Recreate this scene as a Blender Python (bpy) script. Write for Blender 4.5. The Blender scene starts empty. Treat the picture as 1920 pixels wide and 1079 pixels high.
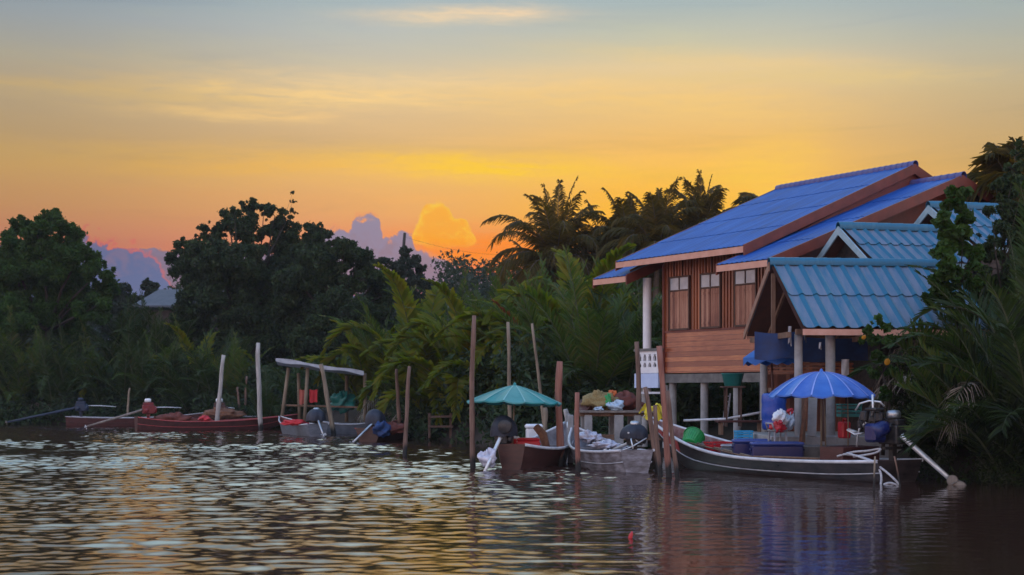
import bpy, math, random
import numpy as np
from mathutils import Vector, Matrix, Euler
from mathutils import noise as mnoise
R = math.radians
PI = math.pi
random.seed(7)
rng = np.random.default_rng(11)
SC = bpy.context.scene
COL = SC.collection

# ------------------------------------------------------------------ camera
F = 2667.0            # focal length in photo pixels (photo 1920 wide)
CX, HV = 960.0, 735.0  # image centre column, horizon row
CAMZ = 2.0
cam_d = bpy.data.cameras.new('camera')
cam = bpy.data.objects.new('camera', cam_d)
COL.objects.link(cam)
cam.location = (0, 0, CAMZ)
cam.rotation_euler = (R(90), 0, 0)
cam_d.sensor_width = 36.0
cam_d.lens = 36.0 * F / 1920.0
cam_d.shift_y = (HV - 539.5) / 1920.0
cam_d.clip_start = 0.3
cam_d.clip_end = 6000
cam_d.dof.use_dof = True
cam_d.dof.focus_distance = 34.0
cam_d.dof.aperture_fstop = 1.9
SC.camera = cam

# ------------------------------------------------------------------ colour management
SC.view_settings.view_transform = 'Standard'
SC.view_settings.look = 'None'
SC.view_settings.exposure = 0.0
SC.view_settings.gamma = 1.0
SC.cycles.max_bounces = 6
SC.cycles.diffuse_bounces = 3
SC.cycles.glossy_bounces = 3
SC.cycles.transmission_bounces = 3
SC.cycles.transparent_max_bounces = 6
SC.cycles.sample_clamp_indirect = 4.0


def lin(c):
    return tuple(((x / 255.0) / 12.92 if x / 255.0 <= .04045 else ((x / 255.0 + .055) / 1.055) ** 2.4) for x in c)


# ------------------------------------------------------------------ world: dusk sky
SUN_AZ, SUN_EL = 0.11, R(2.5)
W = bpy.data.worlds.new('World')
SC.world = W
W.use_nodes = True
wt = W.node_tree
for n in list(wt.nodes):
    wt.nodes.remove(n)
WL = wt.links.new


def wm(op, a, b=None, c=None, clamp=False):
    n = wt.nodes.new('ShaderNodeMath')
    n.operation = op
    n.use_clamp = clamp
    for i, x in enumerate((a, b, c)):
        if x is None:
            continue
        if isinstance(x, (int, float)):
            n.inputs[i].default_value = x
        else:
            WL(x, n.inputs[i])
    return n.outputs[0]


def wmix(f, a, b, blend='MIX'):
    n = wt.nodes.new('ShaderNodeMix')
    n.data_type = 'RGBA'
    n.blend_type = blend
    for s, x in ((n.inputs[0], f), (n.inputs[6], a), (n.inputs[7], b)):
        if isinstance(x, (int, float)):
            s.default_value = x
        elif isinstance(x, tuple):
            s.default_value = (*x, 1)
        else:
            WL(x, s)
    return n.outputs[2]


def wramp(f, stops, interp='LINEAR'):
    n = wt.nodes.new('ShaderNodeValToRGB')
    cr = n.color_ramp
    cr.interpolation = interp
    while len(cr.elements) < len(stops):
        cr.elements.new(1.0)
    for e, (p, c) in zip(cr.elements, stops):
        e.position = p
    for e, (p, c) in zip(cr.elements, stops):
        e.color = (*c, 1)
    WL(f, n.inputs[0])
    return n.outputs[0]


def wnoise(vec, scale, detail=4, rough=.55, dist=0.0):
    n = wt.nodes.new('ShaderNodeTexNoise')
    n.inputs['Scale'].default_value = scale
    n.inputs['Detail'].default_value = detail
    n.inputs['Roughness'].default_value = rough
    n.inputs['Distortion'].default_value = dist
    WL(vec, n.inputs['Vector'])
    return n.outputs[0]


def wcomb(x, y, z):
    n = wt.nodes.new('ShaderNodeCombineXYZ')
    for i, a in enumerate((x, y, z)):
        if isinstance(a, (int, float)):
            n.inputs[i].default_value = a
        else:
            WL(a, n.inputs[i])
    return n.outputs[0]


def wsmooth(x, lo, hi):
    n = wt.nodes.new('ShaderNodeMapRange')
    n.interpolation_type = 'SMOOTHSTEP'
    WL(x, n.inputs[0])
    n.inputs[1].default_value = lo
    n.inputs[2].default_value = hi
    return n.outputs[0]


tc = wt.nodes.new('ShaderNodeTexCoord')
sp = wt.nodes.new('ShaderNodeSeparateXYZ')
WL(tc.outputs['Generated'], sp.inputs[0])
wx, wy, wz = sp.outputs
az = wm('ARCTAN2', wx, wy)
el = wm('ARCSINE', wz)
elc = wm('MAXIMUM', el, 0.0)


def EL(v):
    return math.atan((HV - v) / F)


def RP(e):
    return e / .3 * .8 if e <= .3 else .8 + (e - .3) / 1.271 * .2


def sky_stops(rows):
    out = [(RP(EL(v)), lin(c)) for v, c in rows]
    out += [(RP(.31), lin((196, 208, 206))), (RP(.40), lin((232, 238, 236))), (RP(.55), lin((226, 236, 240))), (RP(.75), lin((150, 180, 218))), (1.0, lin((128, 164, 222)))]
    return sorted(out)


pos = wm('ADD', wm('MULTIPLY', wm('MINIMUM', elc, .3), .8 / .3), wm('MULTIPLY', wm('MAXIMUM', wm('SUBTRACT', elc, .3), 0.0), .2 / 1.271))
side = wramp(pos, sky_stops([(640, (196, 110, 110)), (510, (226, 118, 102)), (460, (231, 146, 106)), (400, (235, 168, 106)), (330, (235, 182, 112)),
                             (270, (222, 182, 128)), (200, (216, 187, 146)), (130, (204, 192, 168)), (60, (184, 187, 184)), (0, (166, 180, 185))]))
glow = wramp(pos, sky_stops([(640, (236, 96, 40)), (510, (250, 122, 34)), (450, (254, 158, 40)), (400, (254, 184, 54)), (330, (251, 192, 86)),
                             (270, (243, 190, 106)), (200, (234, 195, 132)), (130, (230, 203, 156)), (95, (206, 197, 166)), (60, (191, 191, 174)), (0, (164, 179, 182))]))
gd = wm('DIVIDE', wm('SUBTRACT', az, .12), .15)
gw = wm('EXPONENT', wm('MULTIPLY', wm('MULTIPLY', gd, gd), -1.0))
sky = wmix(gw, side, glow)
# a darker, greener right side
rd = wsmooth(az, .16, .36)
sky = wmix(wm('MULTIPLY', rd, .75), sky, wmix(1.0, sky, (.70, .78, .82), 'MULTIPLY'))
# soft broad veils
v1 = wnoise(wcomb(wm('MULTIPLY', az, 2.2), wm('ADD', wm('MULTIPLY', elc, 17.0), wm('MULTIPLY', az, 1.6)), 3.1), 1.6, 5, .6, .4)
veil = wsmooth(v1, .46, .70)
sky = wmix(wm('MULTIPLY', veil, .45), sky, wmix(1.0, sky, (1.10, 1.08, .94), 'MULTIPLY'))
v2 = wnoise(wcomb(wm('MULTIPLY', az, 3.0), wm('SUBTRACT', wm('MULTIPLY', elc, 30.0), wm('MULTIPLY', az, 1.0)), 9.7), 1.3, 6, .62, .6)
dark = wsmooth(v2, .5, .72)
sky = wmix(wm('MULTIPLY', dark, .42), sky, wmix(1.0, sky, (.78, .82, .92), 'MULTIPLY'))

# long thin cirrus bars: (centre u, centre v, half length, half thickness, tilt, strength, colour)
wob = wnoise(wcomb(wm('MULTIPLY', az, 9.0), wm('MULTIPLY', elc, 40.0), 1.7), 1.0, 5, .6, .3)
wobf = wnoise(wcomb(wm('MULTIPLY', az, 30.0), wm('MULTIPLY', elc, 230.0), 5.7), 1.0, 5, .65, .5)


def bar(sky, u, v, hu, hv, tilt, k, col):
    a0, e0 = math.atan((u - CX) / F), EL(v)
    dx = wm('SUBTRACT', az, a0)
    dy = wm('SUBTRACT', wm('SUBTRACT', el, e0), wm('MULTIPLY', dx, tilt))
    dy = wm('ADD', dy, wm('MULTIPLY', wm('SUBTRACT', wob, .5), .016))
    qx = wm('DIVIDE', dx, hu / F)
    qy = wm('DIVIDE', dy, hv * 1.55 / F)
    r2 = wm('ADD', wm('MULTIPLY', qx, qx), wm('MULTIPLY', qy, qy))
    m = wm('EXPONENT', wm('MULTIPLY', r2, -1.0))
    m = wm('MULTIPLY', m, wm('MULTIPLY_ADD', wobf, 2.8, -.45), clamp=True)
    return wmix(wm('MULTIPLY', m, k), sky, lin(col))


for b in [(560, 182, 290, 13, -.02, .9, (255, 214, 144)), (430, 222, 200, 9, 0, .85, (255, 210, 138)), (60, 186, 170, 9, 0, .55, (246, 202, 130)),
          (880, 314, 250, 15, -.03, .95, (255, 206, 52)), (520, 318, 330, 14, .02, .6, (250, 190, 84)), (860, 29, 170, 9, .01, .7, (244, 212, 168)),
          (950, 26, 70, 6, .02, .5, (250, 214, 170)), (1240, 190, 300, 24, -.05, .45, (252, 206, 116)), (1380, 120, 330, 10, -.10, .35, (240, 204, 134)),
          (1000, 175, 260, 16, 0, .4, (248, 204, 128)), (820, 372, 120, 5, 0, .35, (250, 180, 90)), (860, 455, 150, 10, 0, .9, (255, 150, 40)),
          (870, 484, 90, 8, 0, .9, (255, 150, 20)), (960, 470, 210, 22, 0, .8, (255, 136, 24)), (1190, 410, 150, 40, 0, .5, (255, 188, 44)), (700, 150, 350, 11, -.02, .5, (246, 212, 156)),
          (250, 300, 300, 10, .02, .55, (240, 190, 108)), (1500, 155, 300, 9, -.05, .45, (230, 200, 134)), (330, 196, 260, 8, .01, .6, (244, 204, 134)), (330, 374, 300, 6, 0, .3, (240, 172, 104)), (1430, 335, 110, 46, .15, .5, (255, 206, 74)),
          (180, 190, 200, 40, 0, .18, (232, 194, 134))]:
    sky = bar(sky, *b)


# towering clouds low on the horizon: their tops follow a profile over azimuth
def profile(pts, maxe=.16):
    a0, a1 = math.atan((pts[0][0] - CX) / F), math.atan((pts[-1][0] - CX) / F)
    t = wm('DIVIDE', wm('SUBTRACT', az, a0), a1 - a0)
    st = [((math.atan((u - CX) / F) - a0) / (a1 - a0), (EL(v) / maxe,) * 3) for u, v in pts]
    return wm('MULTIPLY', wramp(t, st), maxe)


bl = wnoise(wcomb(wm('MULTIPLY', az, 1.0), wm('MULTIPLY', el, 1.1), 2.2), 70.0, 5, .55, .6)
bl2 = wnoise(wcomb(wm('MULTIPLY', az, 1.0), wm('MULTIPLY', el, 1.0), 7.2), 190.0, 3, .5)


def cumulus(sky, pts, base_v, body, low, rim, rimw, amp=.007, power=1.0, soft=.0030):
    top = profile(pts)
    top = wm('ADD', top, wm('MULTIPLY', wm('SUBTRACT', bl, .5), amp))
    top = wm('ADD', top, wm('MULTIPLY', wm('SUBTRACT', bl2, .5), amp * .42))
    d = wm('SUBTRACT', top, el)
    mask = wm('MULTIPLY', wsmooth(d, -soft, soft), wsmooth(el, EL(base_v + 12), EL(base_v)))
    inr = wsmooth(d, .0, rimw)
    shade = wsmooth(wm('ADD', el, wm('ADD', wm('MULTIPLY', wm('SUBTRACT', bl, .5), .09), wm('MULTIPLY', wm('SUBTRACT', bl2, .5), .05))), EL(530), EL(430))
    c = wmix(inr, lin(rim), wmix(shade, lin(low), lin(body)))
    return wmix(wm('MULTIPLY', mask, power), sky, c)


# the lit orange cloud: a heap of rounded puffs
fld = None
for u, v, r in ((820, 396, 19), (806, 408, 17), (834, 404, 11), (798, 428, 19), (824, 430, 22), (854, 426, 15), (869, 420, 9), (846, 444, 22), (880, 450, 18), (784, 446, 13), (812, 452, 22)):
    qx = wm('DIVIDE', wm('SUBTRACT', az, math.atan((u - CX) / F)), r / F)
    qy = wm('DIVIDE', wm('SUBTRACT', el, EL(v)), r / F)
    g_ = wm('EXPONENT', wm('MULTIPLY', wm('ADD', wm('MULTIPLY', qx, qx), wm('MULTIPLY', qy, qy)), -1.0))
    fld = g_ if fld is None else wm('ADD', fld, g_)
pn1 = wnoise(wcomb(az, el, 4.4), 150.0, 5, .6, .5)
fld = wm('ADD', fld, wm('MULTIPLY', wm('SUBTRACT', pn1, .5), 1.1))
pm = wm('MULTIPLY', wsmooth(fld, .38, .72), wsmooth(el, EL(478), EL(440)))
ptone = wsmooth(wm('ADD', wm('MULTIPLY', fld, .35), wm('MULTIPLY', pn1, 1.1)), .55, 1.15)
sky = wmix(wm('MULTIPLY', pm, .74), sky, wmix(ptone, lin((255, 206, 54)), lin((253, 172, 34))))
sky = cumulus(sky, [(560, 470), (606, 440), (622, 428), (640, 434), (655, 432), (668, 412), (690, 408), (710, 416), (718, 446), (735, 444), (752, 436), (772, 440),
                    (778, 462), (800, 476), (836, 484), (880, 520)], 640, (140, 134, 160), (140, 124, 142), (236, 148, 100), .0020, .020, .92)
sky = cumulus(sky, [(100, 470), (160, 460), (186, 456), (204, 466), (222, 470), (240, 474), (256, 468), (270, 484), (284, 486), (296, 500), (306, 520), (330, 560)],
              660, (140, 124, 152), (110, 120, 160), (240, 110, 104), .0032, .028, .95)

cosn = wm('COSINE', az)
ld = wsmooth(wm('MULTIPLY', az, -1.0), .06, .36)
sky = wmix(wm('MULTIPLY', ld, wsmooth(cosn, -.2, .8)), sky, wmix(1.0, sky, (.64, .68, .74), 'MULTIPLY'))
# the sky away from the sunset: pale blue dusk behind the viewer, brightened as fill
cosaz = wm('COSINE', wm('SUBTRACT', az, .10))
east = wramp(pos, [(0, lin((206, 158, 150))), (RP(.14), lin((226, 196, 184))), (RP(.4), lin((196, 202, 220))), (RP(.9), lin((140, 172, 222))), (1, lin((128, 164, 222)))])
ew = wsmooth(cosaz, .75, .0)
hb = wm('DIVIDE', wm('SUBTRACT', elc, .56), .17)  # added bright band high in the sky, for water glints and fill
hb = wm('MULTIPLY', wm('EXPONENT', wm('MULTIPLY', wm('MULTIPLY', hb, hb), -1.0)), .95)
sky = wmix(hb, sky, wmix(1.0, sky, (1.75, 2.1, 2.1), 'MULTIPLY'))
sky = wmix(ew, sky, wmix(1.0, east, (2.1, 2.05, 2.0), 'MULTIPLY'))

nish = wt.nodes.new('ShaderNodeTexSky')
nish.sky_type = 'NISHITA'
nish.sun_disc = False
nish.sun_elevation = SUN_EL
nish.sun_rotation = SUN_AZ
bg1 = wt.nodes.new('ShaderNodeBackground')
WL(nish.outputs[0], bg1.inputs[0])
bg1.inputs[1].default_value = 0.0
bg2 = wt.nodes.new('ShaderNodeBackground')
WL(sky, bg2.inputs[0])
bg2.inputs[1].default_value = 1.0
addn = wt.nodes.new('ShaderNodeAddShader')
WL(bg1.outputs[0], addn.inputs[0])
WL(bg2.outputs[0], addn.inputs[1])
wo = wt.nodes.new('ShaderNodeOutputWorld')
WL(addn.outputs[0], wo.inputs[0])

sun_d = bpy.data.lights.new('sun', 'SUN')
sun = bpy.data.objects.new('sun', sun_d)
COL.objects.link(sun)
sun_d.energy = .5
sun_d.angle = R(6)
sun_d.color = (1.0, .62, .26)
sd = Vector((math.sin(SUN_AZ) * math.cos(SUN_EL), math.cos(SUN_AZ) * math.cos(SUN_EL), math.sin(SUN_EL)))
sun.rotation_euler = (-sd).to_track_quat('-Z', 'Y').to_euler()


# ------------------------------------------------------------------ helpers
def at(u, v, Y):
    return Vector(((u - CX) / F * Y, Y, CAMZ + (HV - v) / F * Y))


def wat(u, v):
    """the point of the water surface seen at pixel u, v"""
    Y = CAMZ * F / (v - HV)
    return Vector(((u - CX) / F * Y, Y, 0))


def tag(o, label=None, cat=None, group=None, kind=None):
    if label:
        o['label'] = label
    if cat:
        o['category'] = cat
    if group:
        o['group'] = group
    if kind:
        o['kind'] = kind
    return o


ORG = {}


def thing(name, label, cat, loc=(0, 0, 0), rotz=0.0, group=None, local=False, rot=None):
    o = bpy.data.objects.new(name, None)
    o.empty_display_size = .2
    COL.objects.link(o)
    o.location = loc
    o.rotation_euler = rot if rot else (0, 0, rotz)
    ORG[o.name] = Vector((0, 0, 0)) if local else Vector(loc)
    return tag(o, label, cat, group)


def frame(d, up=Vector((0, 0, 1))):
    d = d.normalized()
    if abs(d.dot(up)) > .98:
        up = Vector((1, 0, 0)) if abs(d.x) < .9 else Vector((0, 1, 0))
    s = d.cross(up).normalized()
    return d, s, s.cross(d)


class MB:
    def __init__(self):
        self.v, self.f, self.m, self.s = [], [], [], []
        self.mi, self.sm = 0, False

    def add(self, vs, fs, smooth=None):
        b = len(self.v)
        self.v += [tuple(p) for p in vs]
        for f in fs:
            self.f.append([b + i for i in f])
            self.m.append(self.mi)
            self.s.append(self.sm if smooth is None else smooth)
        return self

    def box(self, c, s, rz=0.0, M=None, bev=0.0):
        x, y, z = (k / 2 for k in s)
        if bev:
            b = min(bev, x * .9, y * .9, z * .9)
            vs, fs = [], []
            # bevelled box: 24 verts
            def V(*p):
                vs.append(p)
                return len(vs) - 1
            idx = {}
            for sx in (-1, 1):
                for sy in (-1, 1):
                    for sz in (-1, 1):
                        idx[sx, sy, sz, 0] = V(sx * x, sy * (y - b), sz * (z - b))
                        idx[sx, sy, sz, 1] = V(sx * (x - b), sy * y, sz * (z - b))
                        idx[sx, sy, sz, 2] = V(sx * (x - b), sy * (y - b), sz * z)
            q = [(-1, -1), (1, -1), (1, 1), (-1, 1)]
            for k in (-1, 1):
                a = [idx[k, i, j, 0] for i, j in q]
                fs.append(a if k > 0 else a[::-1])
                a = [idx[j, k, i, 1] for i, j in q]
                fs.append(a if k > 0 else a[::-1])
                a = [idx[i, j, k, 2] for i, j in q]
                fs.append(a if k > 0 else a[::-1])
            for i in (-1, 1):
                for j in (-1, 1):
                    a = [idx[i, j, -1, 0], idx[i, j, 1, 0], idx[i, j, 1, 1], idx[i, j, -1, 1]]
                    fs.append(a if i * j < 0 else a[::-1])
                    a = [idx[i, -1, j, 0], idx[i, 1, j, 0], idx[i, 1, j, 2], idx[i, -1, j, 2]]
                    fs.append(a if i * j > 0 else a[::-1])
                    a = [idx[-1, i, j, 1], idx[1, i, j, 1], idx[1, i, j, 2], idx[-1, i, j, 2]]
                    fs.append(a if i * j < 0 else a[::-1])
                    for k in (-1, 1):
                        a = [idx[i, j, k, 0], idx[i, j, k, 1], idx[i, j, k, 2]]
                        fs.append(a if i * j * k > 0 else a[::-1])
        else:
            vs = [(sx * x, sy * y, sz * z) for sx in (-1, 1) for sy in (-1, 1) for sz in (-1, 1)]
            fs = [(0, 1, 3, 2), (4, 6, 7, 5), (0, 4, 5, 1), (2, 3, 7, 6), (0, 2, 6, 4), (1, 5, 7, 3)]
        T = Matrix.Translation(c) @ (M if M is not None else Matrix.Rotation(rz, 4, 'Z'))
        return self.add([T @ Vector(p) for p in vs], fs)

    def bar(self, a, b, w, h, up=Vector((0, 0, 1))):
        """a rectangular beam from a to b"""
        a, b = Vector(a), Vector(b)
        d, s, u = frame(b - a, up)
        vs = [p + s * (i * w / 2) + u * (j * h / 2) for p in (a, b) for i, j in ((-1, -1), (1, -1), (1, 1), (-1, 1))]
        return self.add(vs, [(0, 3, 2, 1), (4, 5, 6, 7), (0, 1, 5, 4), (1, 2, 6, 5), (2, 3, 7, 6), (3, 0, 4, 7)])

    def tube(self, pts, r, n=8, smooth=True, cap=True):
        pts = [Vector(p) for p in pts]
        rs = r if isinstance(r, (list, tuple)) else [r] * len(pts)
        vs, fs = [], []
        up = Vector((0, 0, 1))
        prev = None
        for i, p in enumerate(pts):
            d = (pts[min(i + 1, len(pts) - 1)] - pts[max(i - 1, 0)])
            if d.length < 1e-9:
                d = Vector((0, 0, 1))
            d.normalize()
            if prev is None:
                _, s, u = frame(d, up)
            else:
                s = prev - d * prev.dot(d)
                s = s.normalized() if s.length > 1e-6 else frame(d, up)[1]
                u = s.cross(d)
            prev = s
            for k in range(n):
                t = 2 * PI * k / n
                vs.append(p + s * (rs[i] * math.cos(t)) + u * (rs[i] * math.sin(t)))
        for i in range(len(pts) - 1):
            for k in range(n):
                k2 = (k + 1) % n
                fs.append((i * n + k, (i + 1) * n + k, (i + 1) * n + k2, i * n + k2))
        self.add(vs, fs, smooth)
        if cap:
            b = len(self.v) - len(vs)
            self.f.append([b + k for k in range(n)])
            self.f.append([b + (len(pts) - 1) * n + k for k in range(n)][::-1])
            self.m += [self.mi] * 2
            self.s += [False] * 2
        return self

    def lathe(self, prof, c=(0, 0, 0), n=20, M=None, smooth=True, wob=None):
        """prof: list of (r, z)"""
        vs, fs = [], []
        T = Matrix.Translation(c) @ (M if M is not None else Matrix.Identity(4))
        for i, (r, z) in enumerate(prof):
            for k in range(n):
                t = 2 * PI * k / n
                rr = r * (wob(i, k) if wob else 1)
                vs.append(T @ Vector((rr * math.cos(t), rr * math.sin(t), z)))
        for i in range(len(prof) - 1):
            for k in range(n):
                k2 = (k + 1) % n
                fs.append((i * n + k, i * n + k2, (i + 1) * n + k2, (i + 1) * n + k))
        return self.add(vs, fs, smooth)

    def blob(self, c, s, n=30, m=18, amp=.12, seed=0, M=None):
        """a lumpy closed body"""
        rr = random.Random(seed)
        ph = [(rr.uniform(0, 6), rr.uniform(1, 3.5), rr.uniform(1, 3.5)) for _ in range(4)]
        vs, fs = [], []
        T = Matrix.Translation(c) @ (M if M is not None else Matrix.Identity(4))
        for i in range(m + 1):
            th = PI * i / m
            for k in range(n):
                t = 2 * PI * k / n
                q = 1 + amp * sum(math.sin(p + a * math.cos(t) * 2 + b * (th * 2 + math.sin(t) * 1.5)) for p, a, b in ph) / 2
                u = Vector((math.sin(th) * math.cos(t), math.sin(th) * math.sin(t), math.cos(th)))
                q += amp * (1.6 * mnoise.noise(u * 2.3 + Vector((seed * 3.1, 0, 0))) + 1.0 * mnoise.noise(u * 5.1 + Vector((0, seed * 1.7, 0))))
                vs.append(T @ Vector((s[0] * q * u.x, s[1] * q * u.y, s[2] * q * u.z * (1 if u.z > 0 else .8))))
        for i in range(m):
            for k in range(n):
                k2 = (k + 1) % n
                fs.append((i * n + k, (i + 1) * n + k, (i + 1) * n + k2, i * n + k2))
        return self.add(vs, fs, True)

    def grid(self, fn, nu, nv, smooth=True, thick=None):
        vs = [fn(i / nu, j / nv) for j in range(nv + 1) for i in range(nu + 1)]
        w = nu + 1
        fs = [(j * w + i, j * w + i + 1, (j + 1) * w + i + 1, (j + 1) * w + i) for j in range(nv) for i in range(nu)]
        if thick is None:
            return self.add(vs, fs, smooth)
        t = Vector(thick)
        N = len(vs)
        vs2 = [Vector(p) for p in vs] + [Vector(p) + t for p in vs]
        f2 = [tuple(N + i for i in f[::-1]) for f in fs]
        edge = []
        rim = [i for i in range(w)] + [j * w + nu for j in range(1, nv + 1)] + [nv * w + i for i in range(nu - 1, -1, -1)] + [j * w for j in range(nv - 1, 0, -1)]
        for a, b in zip(rim, rim[1:] + rim[:1]):
            edge.append((b, a, N + a, N + b))
        self.add(vs2, fs + f2, smooth)
        return self.add([], []) if not edge else self._edges(vs2, edge)

    def _edges(self, vs, fs):
        for f in fs:
            b = len(self.v)
            self.v += [tuple(vs[i]) for i in f]
            self.f.append([b, b + 1, b + 2, b + 3])
            self.m.append(self.mi)
            self.s.append(False)
        return self

    def poly(self, pts, ext):
        """an extruded polygon"""
        n = len(pts)
        e = Vector(ext)
        vs = [Vector(p) for p in pts] + [Vector(p) + e for p in pts]
        fs = [list(range(n)), list(range(2 * n - 1, n - 1, -1))] + [(i, n + i, n + (i + 1) % n, (i + 1) % n) for i in range(n)]
        return self.add(vs, fs, False)

    def build(self, name, mats, parent=None, loc=None):
        me = bpy.data.meshes.new(name)
        org = ORG[parent.name] if parent is not None else Vector(loc or (0, 0, 0))
        me.from_pydata([(p[0] - org[0], p[1] - org[1], p[2] - org[2]) for p in self.v], [], self.f)
        mats = mats if isinstance(mats, (list, tuple)) else [mats]
        for m in mats:
            me.materials.append(m)
        me.polygons.foreach_set('material_index', self.m)
        me.polygons.foreach_set('use_smooth', self.s)
        me.update()
        o = bpy.data.objects.new(name, me)
        COL.objects.link(o)
        if parent is not None:
            o.parent = parent
        else:
            o.location = org
        ORG[o.name] = Vector(org)
        return o


def mesh_np(name, V, Fc, mat, parent=None, loc=(0, 0, 0), smooth=False, F3=None):
    me = bpy.data.meshes.new(name)
    V = np.asarray(V, dtype=np.float32) - np.asarray(ORG[parent.name] if parent is not None else loc, dtype=np.float32)
    me.vertices.add(len(V))
    me.vertices.foreach_set('co', V.ravel())
    Fc = np.asarray(Fc, dtype=np.int32)
    M, k = Fc.shape
    me.loops.add(M * k)
    me.loops.foreach_set('vertex_index', Fc.ravel())
    me.polygons.add(M)
    me.polygons.foreach_set('loop_start', np.arange(0, M * k, k, dtype=np.int32))
    me.polygons.foreach_set('use_smooth', np.full(M, smooth))
    me.update(calc_edges=True)
    me.materials.append(mat)
    o = bpy.data.objects.new(name, me)
    COL.objects.link(o)
    if parent is not None:
        o.parent = parent
    else:
        o.location = loc
    return o


# ------------------------------------------------------------------ materials
def nodes_of(name):
    m = bpy.data.materials.new(name)
    m.use_nodes = True
    return m, m.node_tree, m.node_tree.nodes['Principled BSDF']


def surf(name, c1, c2=None, rough=.6, scale=6.0, stretch=(1, 1, 1), bump=0.0, bscale=None, metal=0.0, spec=.5, detail=5, lo=.35, hi=.65, c3=None, coat=0.0):
    """two or three colours mixed by noise, with optional bump; all in the thing's own space"""
    m, t, p = nodes_of(name)
    L = t.links.new
    p.inputs['Roughness'].default_value = rough
    p.inputs['Metallic'].default_value = metal
    p.inputs['Specular IOR Level'].default_value = spec
    p.inputs['Coat Weight'].default_value = coat
    p.inputs['Coat Roughness'].default_value = .15
    co = t.nodes.new('ShaderNodeTexCoord')
    mp = t.nodes.new('ShaderNodeMapping')
    mp.inputs['Scale'].default_value = stretch
    L(co.outputs['Object'], mp.inputs[0])
    nz = t.nodes.new('ShaderNodeTexNoise')
    nz.inputs['Scale'].default_value = scale
    nz.inputs['Detail'].default_value = detail
    nz.inputs['Roughness'].default_value = .6
    L(mp.outputs[0], nz.inputs['Vector'])
    cr = t.nodes.new('ShaderNodeValToRGB')
    e = cr.color_ramp.elements
    e[0].position, e[1].position = lo, hi
    e[0].color = (*c1, 1)
    e[1].color = (*(c2 or c1), 1)
    if c3:
        x = e.new((lo + hi) / 2)
        x.color = (*c3, 1)
    L(nz.outputs[0], cr.inputs[0])
    L(cr.outputs[0], p.inputs['Base Color'])
    rr = t.nodes.new('ShaderNodeMapRange')
    L(nz.outputs[0], rr.inputs[0])
    rr.inputs[3].default_value = max(.02, rough - .12)
    rr.inputs[4].default_value = min(1, rough + .12)
    L(rr.outputs[0], p.inputs['Roughness'])
    if bump:
        bz = t.nodes.new('ShaderNodeTexNoise')
        bz.inputs['Scale'].default_value = bscale or scale * 3
        bz.inputs['Detail'].default_value = 4
        L(mp.outputs[0], bz.inputs['Vector'])
        b = t.nodes.new('ShaderNodeBump')
        b.inputs['Strength'].default_value = bump
        b.inputs['Distance'].default_value = .02
        L(bz.outputs[0], b.inputs['Height'])
        L(b.outputs[0], p.inputs['Normal'])
    return m


def leaf_mat(name, cols, trans=.35, rough=.6, tint=(1.25, 1.3, .45)):
    m, t, p = nodes_of(name)
    L = t.links.new
    g = t.nodes.new('ShaderNodeNewGeometry')
    cr = t.nodes.new('ShaderNodeValToRGB')
    e = cr.color_ramp.elements
    while len(e) < len(cols):
        e.new(1.0)
    for i, c in enumerate(cols):
        e[i].position = i / (len(cols) - 1)
    for i, c in enumerate(cols):
        e[i].color = (*c, 1)
    co = t.nodes.new('ShaderNodeTexCoord')
    nz = t.nodes.new('ShaderNodeTexNoise')
    nz.inputs['Scale'].default_value = .75
    nz.inputs['Detail'].default_value = 3
    L(co.outputs['Object'], nz.inputs['Vector'])
    m1 = t.nodes.new('ShaderNodeMath')
    m1.operation = 'MULTIPLY_ADD'
    L(nz.outputs[0], m1.inputs[0])
    m1.inputs[1].default_value = 1.5
    m1.inputs[2].default_value = -.55
    m2 = t.nodes.new('ShaderNodeMath')
    m2.operation = 'MULTIPLY_ADD'
    L(g.outputs['Random Per Island'], m2.inputs[0])
    m2.inputs[1].default_value = .6
    L(m1.outputs[0], m2.inputs[2])
    L(m2.outputs[0], cr.inputs[0])
    L(cr.outputs[0], p.inputs['Base Color'])
    p.inputs['Roughness'].default_value = rough
    p.inputs['Specular IOR Level'].default_value = .18
    tr = t.nodes.new('ShaderNodeBsdfTranslucent')
    mx = t.nodes.new('ShaderNodeMix')
    mx.data_type = 'RGBA'
    mx.blend_type = 'MULTIPLY'
    mx.inputs[0].default_value = 1
    L(cr.outputs[0], mx.inputs[6])
    mx.inputs[7].default_value = (*tint, 1)
    L(mx.outputs[2], tr.inputs[0])
    ms = t.nodes.new('ShaderNodeMixShader')
    ms.inputs[0].default_value = trans
    L(p.outputs[0], ms.inputs[1])
    L(tr.outputs[0], ms.inputs[2])
    L(ms.outputs[0], t.nodes['Material Output'].inputs[0])
    return m


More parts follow.
